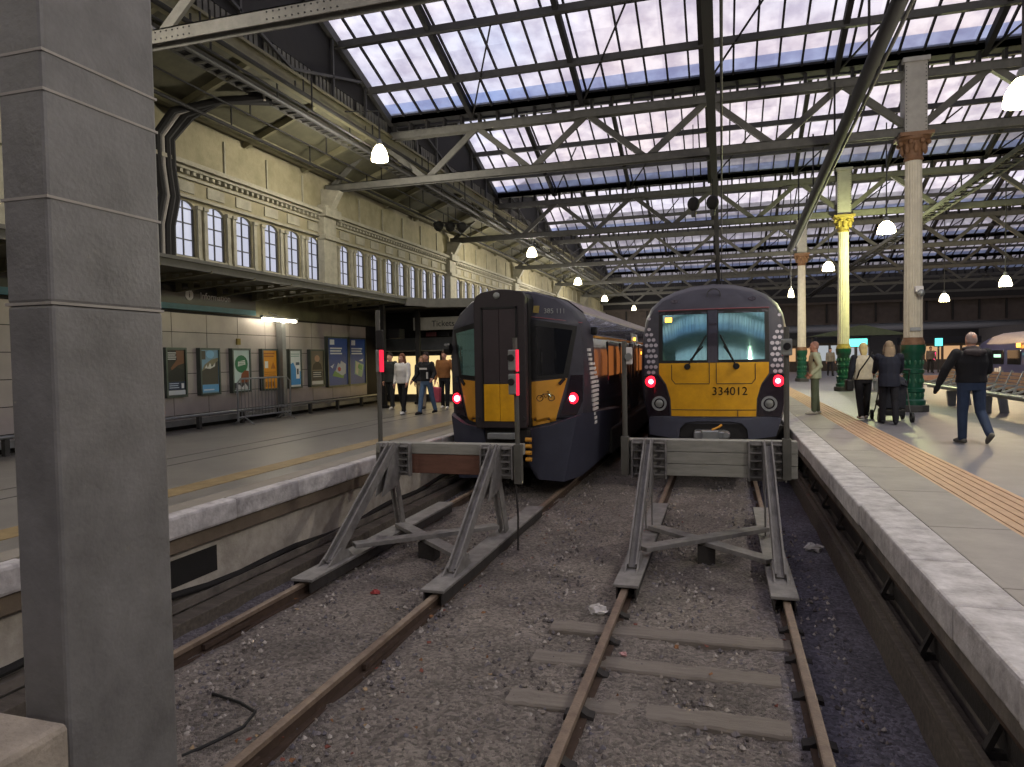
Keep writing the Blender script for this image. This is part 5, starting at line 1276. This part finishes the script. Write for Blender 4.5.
t = thing('crossbody_bag', (2.62, 16.25, PZ+.7), 'dark crossbody bag with strap on the cream vested walker', 'bag')
MB().tube([(2.70, 16.1, 1.75), (2.74, 16.03, 1.92), (2.86, 16.02, 2.1), (2.96, 16.06, 2.25), (3.0, 16.17, 2.31)], .014, 6).build('strap', M['black'], t)
MB().box(2.5, 2.64, 16.1, 16.35, 1.5, 1.74).build('bag_body', M['rubber'], t, bevel=.03)
p, i = person((3.1, 15.1, PZ+.002), R(-6), 'person in dark navy coat pushing a pushchair seen from behind', 1.62, '1b1e2c', '15151c', '16161a', '8a7862', 'long', legL=(10, 4), legR=(-6, 10), armL=(38, 6, 30), armR=(38, 6, 30), jl=.8, build=1.08, bulk=.032)
t = thing('pushchair', (3.32, 15.75, PZ), 'black pushchair pushed by the person in the navy coat', 'pushchair')
for s in (-1, 1):
    MB().tube([(3.3+s*.23, 15.42, 1.95), (3.3+s*.25, 15.6, 1.75), (3.3+s*.25, 16.1, 1.15), (3.3+s*.27, 16.25, 1.0)], .014, 6).tube([(3.3+s*.25, 15.75, 1.6), (3.3+s*.27, 15.5, 1.02)], .014, 6).build('frame_tube', M['dsteel'], t)
    for y in (15.48, 16.25):
        MB().ring((3.3+s*.29, y, PZ+.1), .1, .05, -.025, .025, 18, 'x').build('wheel', M['rubber'], t)
        MB().lathe([(.05, -.02), (.05, .02)], (3.3+s*.29, y, PZ+.1), 12, 'x').build('wheel_hub', M['grey'], t)
MB().tube([(3.07, 15.42, 1.95), (3.53, 15.42, 1.95)], .018, 8).build('handle', M['rubber'], t)
MB().prism([(15.7, 1.15), (16.2, 1.2), (16.25, 1.3), (15.85, 1.35), (15.65, 1.75), (15.58, 1.72)], 'x', 3.07, 3.53).build('seat', cloth('2a2c34'), t, bevel=.03)
m = MB()
vs = []
for k in range(7):
    a = R(20+k*22)
    for j in range(9):
        b = math.pi*j/8; vs.append((3.3-.25*math.cos(b), 15.75+.3*math.cos(a)*(.35+.65*math.sin(b)), 1.5+.35*math.sin(a)*(.5+.5*math.sin(b))))
m.add(vs, [(k*9+j, k*9+j+1, (k+1)*9+j+1, (k+1)*9+j) for k in range(6) for j in range(8)])
o = m.build('hood', cloth('33353e'), t, smooth=True); sd = o.modifiers.new('thick', 'SOLIDIFY'); sd.thickness = .012
MB().box(3.1, 3.5, 15.6, 16.15, 1.02, 1.14).build('basket', M['rubber'], t, bevel=.02)
p, i = person((3.6, 12.1, PZ+.002), R(12), 'person in black hooded jacket and jeans striding away past the seats', 1.68, '151519', '2a3850', '6a675f', 'a08c84', 'bald', legL=(2, 2), legR=(-4, 34), armL=(8, 30, 8), armR=(14, 12, 55), jl=.96, build=1.22, bulk=.034, glove='0e0e10')
m = MB(); z = i['zz']; limb(m, [(-.12, -.1, z(1.44)), (0, -.15, z(1.43)), (.12, -.1, z(1.44))], [.05, .065, .05]); limb(m, [(-.11, 0, z(1.49)), (0, -.09, z(1.5)), (.11, 0, z(1.49))], [.035, .045, .035])
remeshed(m, 'hood', cloth('3a3436'), p, .012)
# left group
person((-9.15, 18.3, PZ+.002), R(170), 'person in long dark coat walking leftmost of the group by the tickets sign', 1.64, '2c2e2c', '1e1f20', 'c4c0ba', '2a221e', 'short', legL=(8, 4), legR=(-10, 14), jl=.84, bulk=.03)
person((-8.0, 16.7, PZ+.002), R(172), 'person in white sweater and black trousers walking on the left platform', 1.6, 'd9d6d2', '17171a', 'e0dedc', '6a4430', 'long', legL=(12, 3), legR=(-8, 12), armL=(10, 10, 20), armR=(-6, 10, 20), jl=.9, bulk=.026)
person((-8.3, 18.6, PZ+.002), R(176), 'person in dark jacket and beige trousers at the back of the left group', 1.52, '2a2830', '9a8c78', '3a3430', '8a6a4c', 'bob', legL=(6, 4), legR=(-6, 8), jl=.92, bulk=.022)
p, i = person((-7.35, 16.75, PZ+.002), R(170), 'person in black jacket with white stripe and blue jeans striding forward', 1.63, '1c1c20', '5a7290', '26242a', '2e2220', 'pony', legL=(-14, 10), legR=(16, 4), armL=(6, 22, 50), armR=(4, 20, 40), jl=.95, bulk=.024)
z = i['zz']; MB().box(-.12, .12, .145, .158, z(1.27), z(1.32)).box(-.14, -.1, .12, .155, z(1.02), z(1.2)).build('white_chest_stripe', M['white'], p, off=(0,0,0))
person((-7.6, 18.6, PZ+.002), R(186), 'person in rust brown jacket and dark trousers at the right of the group', 1.66, '8a5c34', '1c1c22', 'd8d4d0', '4a3426', 'short', legL=(8, 3), legR=(-6, 8), armL=(4, 24, 60), armR=(0, 10, 20), jl=.94, bulk=.03)
t = thing('pink_carrier_bag', (-7.4, 17.6, PZ+.25), 'pink bag carried between the blue jeans and the brown jacket', 'bag')
MB().prism([(-7.58, 1.15), (-7.32, 1.15), (-7.3, 1.55), (-7.55, 1.58)], 'y', 17.5, 17.66).build('bag_body', cloth('c8586a'), t, bevel=.03)
MB().tube([(-7.51, 17.58, 1.56), (-7.47, 17.58, 1.7), (-7.39, 17.58, 1.7), (-7.35, 17.58, 1.53)], .01, 6).build('handle', cloth('c8586a'), t)
# far figures
for x, y, rz, tp, tr, lab in ((3.1, 41, 180, '2c2a34', '202020', 'distant dark clothed person near the third column'), (5.2, 44, 160, '6a3a34', '26262c', 'distant person in dull red top behind the far seats'), (6.4, 47, 190, '8a8478', '2a2a30', 'distant person in pale coat below the teal screen'),
                              (11.6, 50, 170, '3a4458', '1e1e24', 'distant person in slate blue coat right of the tall column'), (13.0, 51.5, 180, '7a6a5c', '2a2624', 'distant person in tan coat near the pink screen')):
    person((x, y, PZ+.002), R(rz), lab, 1.72, tp, tr, '2a2a2a', '2e2620', 'short', fine=.02)

# ------------------------------------------------------------------ sky, light, camera
w = bpy.data.worlds.new('sky'); scene.world = w; w.use_nodes = True; nt = w.node_tree; N = nt.nodes; L = nt.links
bg = N['Background']; tc = N.new('ShaderNodeTexCoord'); mp = N.new('ShaderNodeMapping'); mp.inputs['Scale'].default_value = (1, 1, 2.2); L.new(tc.outputs['Generated'], mp.inputs[0])
n = N.new('ShaderNodeTexNoise'); n.inputs['Scale'].default_value = 2.3; n.inputs['Detail'].default_value = 4; L.new(mp.outputs[0], n.inputs['Vector'])
r = N.new('ShaderNodeValToRGB'); e = r.color_ramp.elements; e[0].position = .32; e[0].color = (.62, .74, 1.0, 1); e[1].position = .66; e[1].color = (1.05, .86, .82, 1)
x = e.new(.48); x.color = (.95, .9, 1.0, 1)
L.new(n.outputs['Fac'], r.inputs[0]); L.new(r.outputs[0], bg.inputs['Color']); bg.inputs['Strength'].default_value = .74
cam = bpy.data.cameras.new('camera'); co = bpy.data.objects.new('camera', cam); COL.objects.link(co); scene.camera = co
cam.sensor_fit = 'HORIZONTAL'; cam.sensor_width = 36; cam.lens = 36*700/1024; cam.clip_end = 400
yaw, pitch, roll = R(16.724249), R(-2.0316215), -.01745
f = Vector((-math.sin(yaw)*math.cos(pitch), math.cos(yaw)*math.cos(pitch), math.sin(pitch)))
rt = Vector((math.cos(yaw), math.sin(yaw), 0)); u = rt.cross(f)
r2 = rt*math.cos(roll) + u*math.sin(roll); u2 = -rt*math.sin(roll) + u*math.cos(roll)
co.matrix_world = Matrix(((r2.x, u2.x, -f.x, 0), (r2.y, u2.y, -f.y, 0), (r2.z, u2.z, -f.z, 2.3), (0, 0, 0, 1)))
vs = scene.view_settings; vs.view_transform = 'Standard'; vs.look = 'None'; vs.gamma = 1; vs.exposure = .78
try: vs.use_curve_mapping = False
except Exception: pass
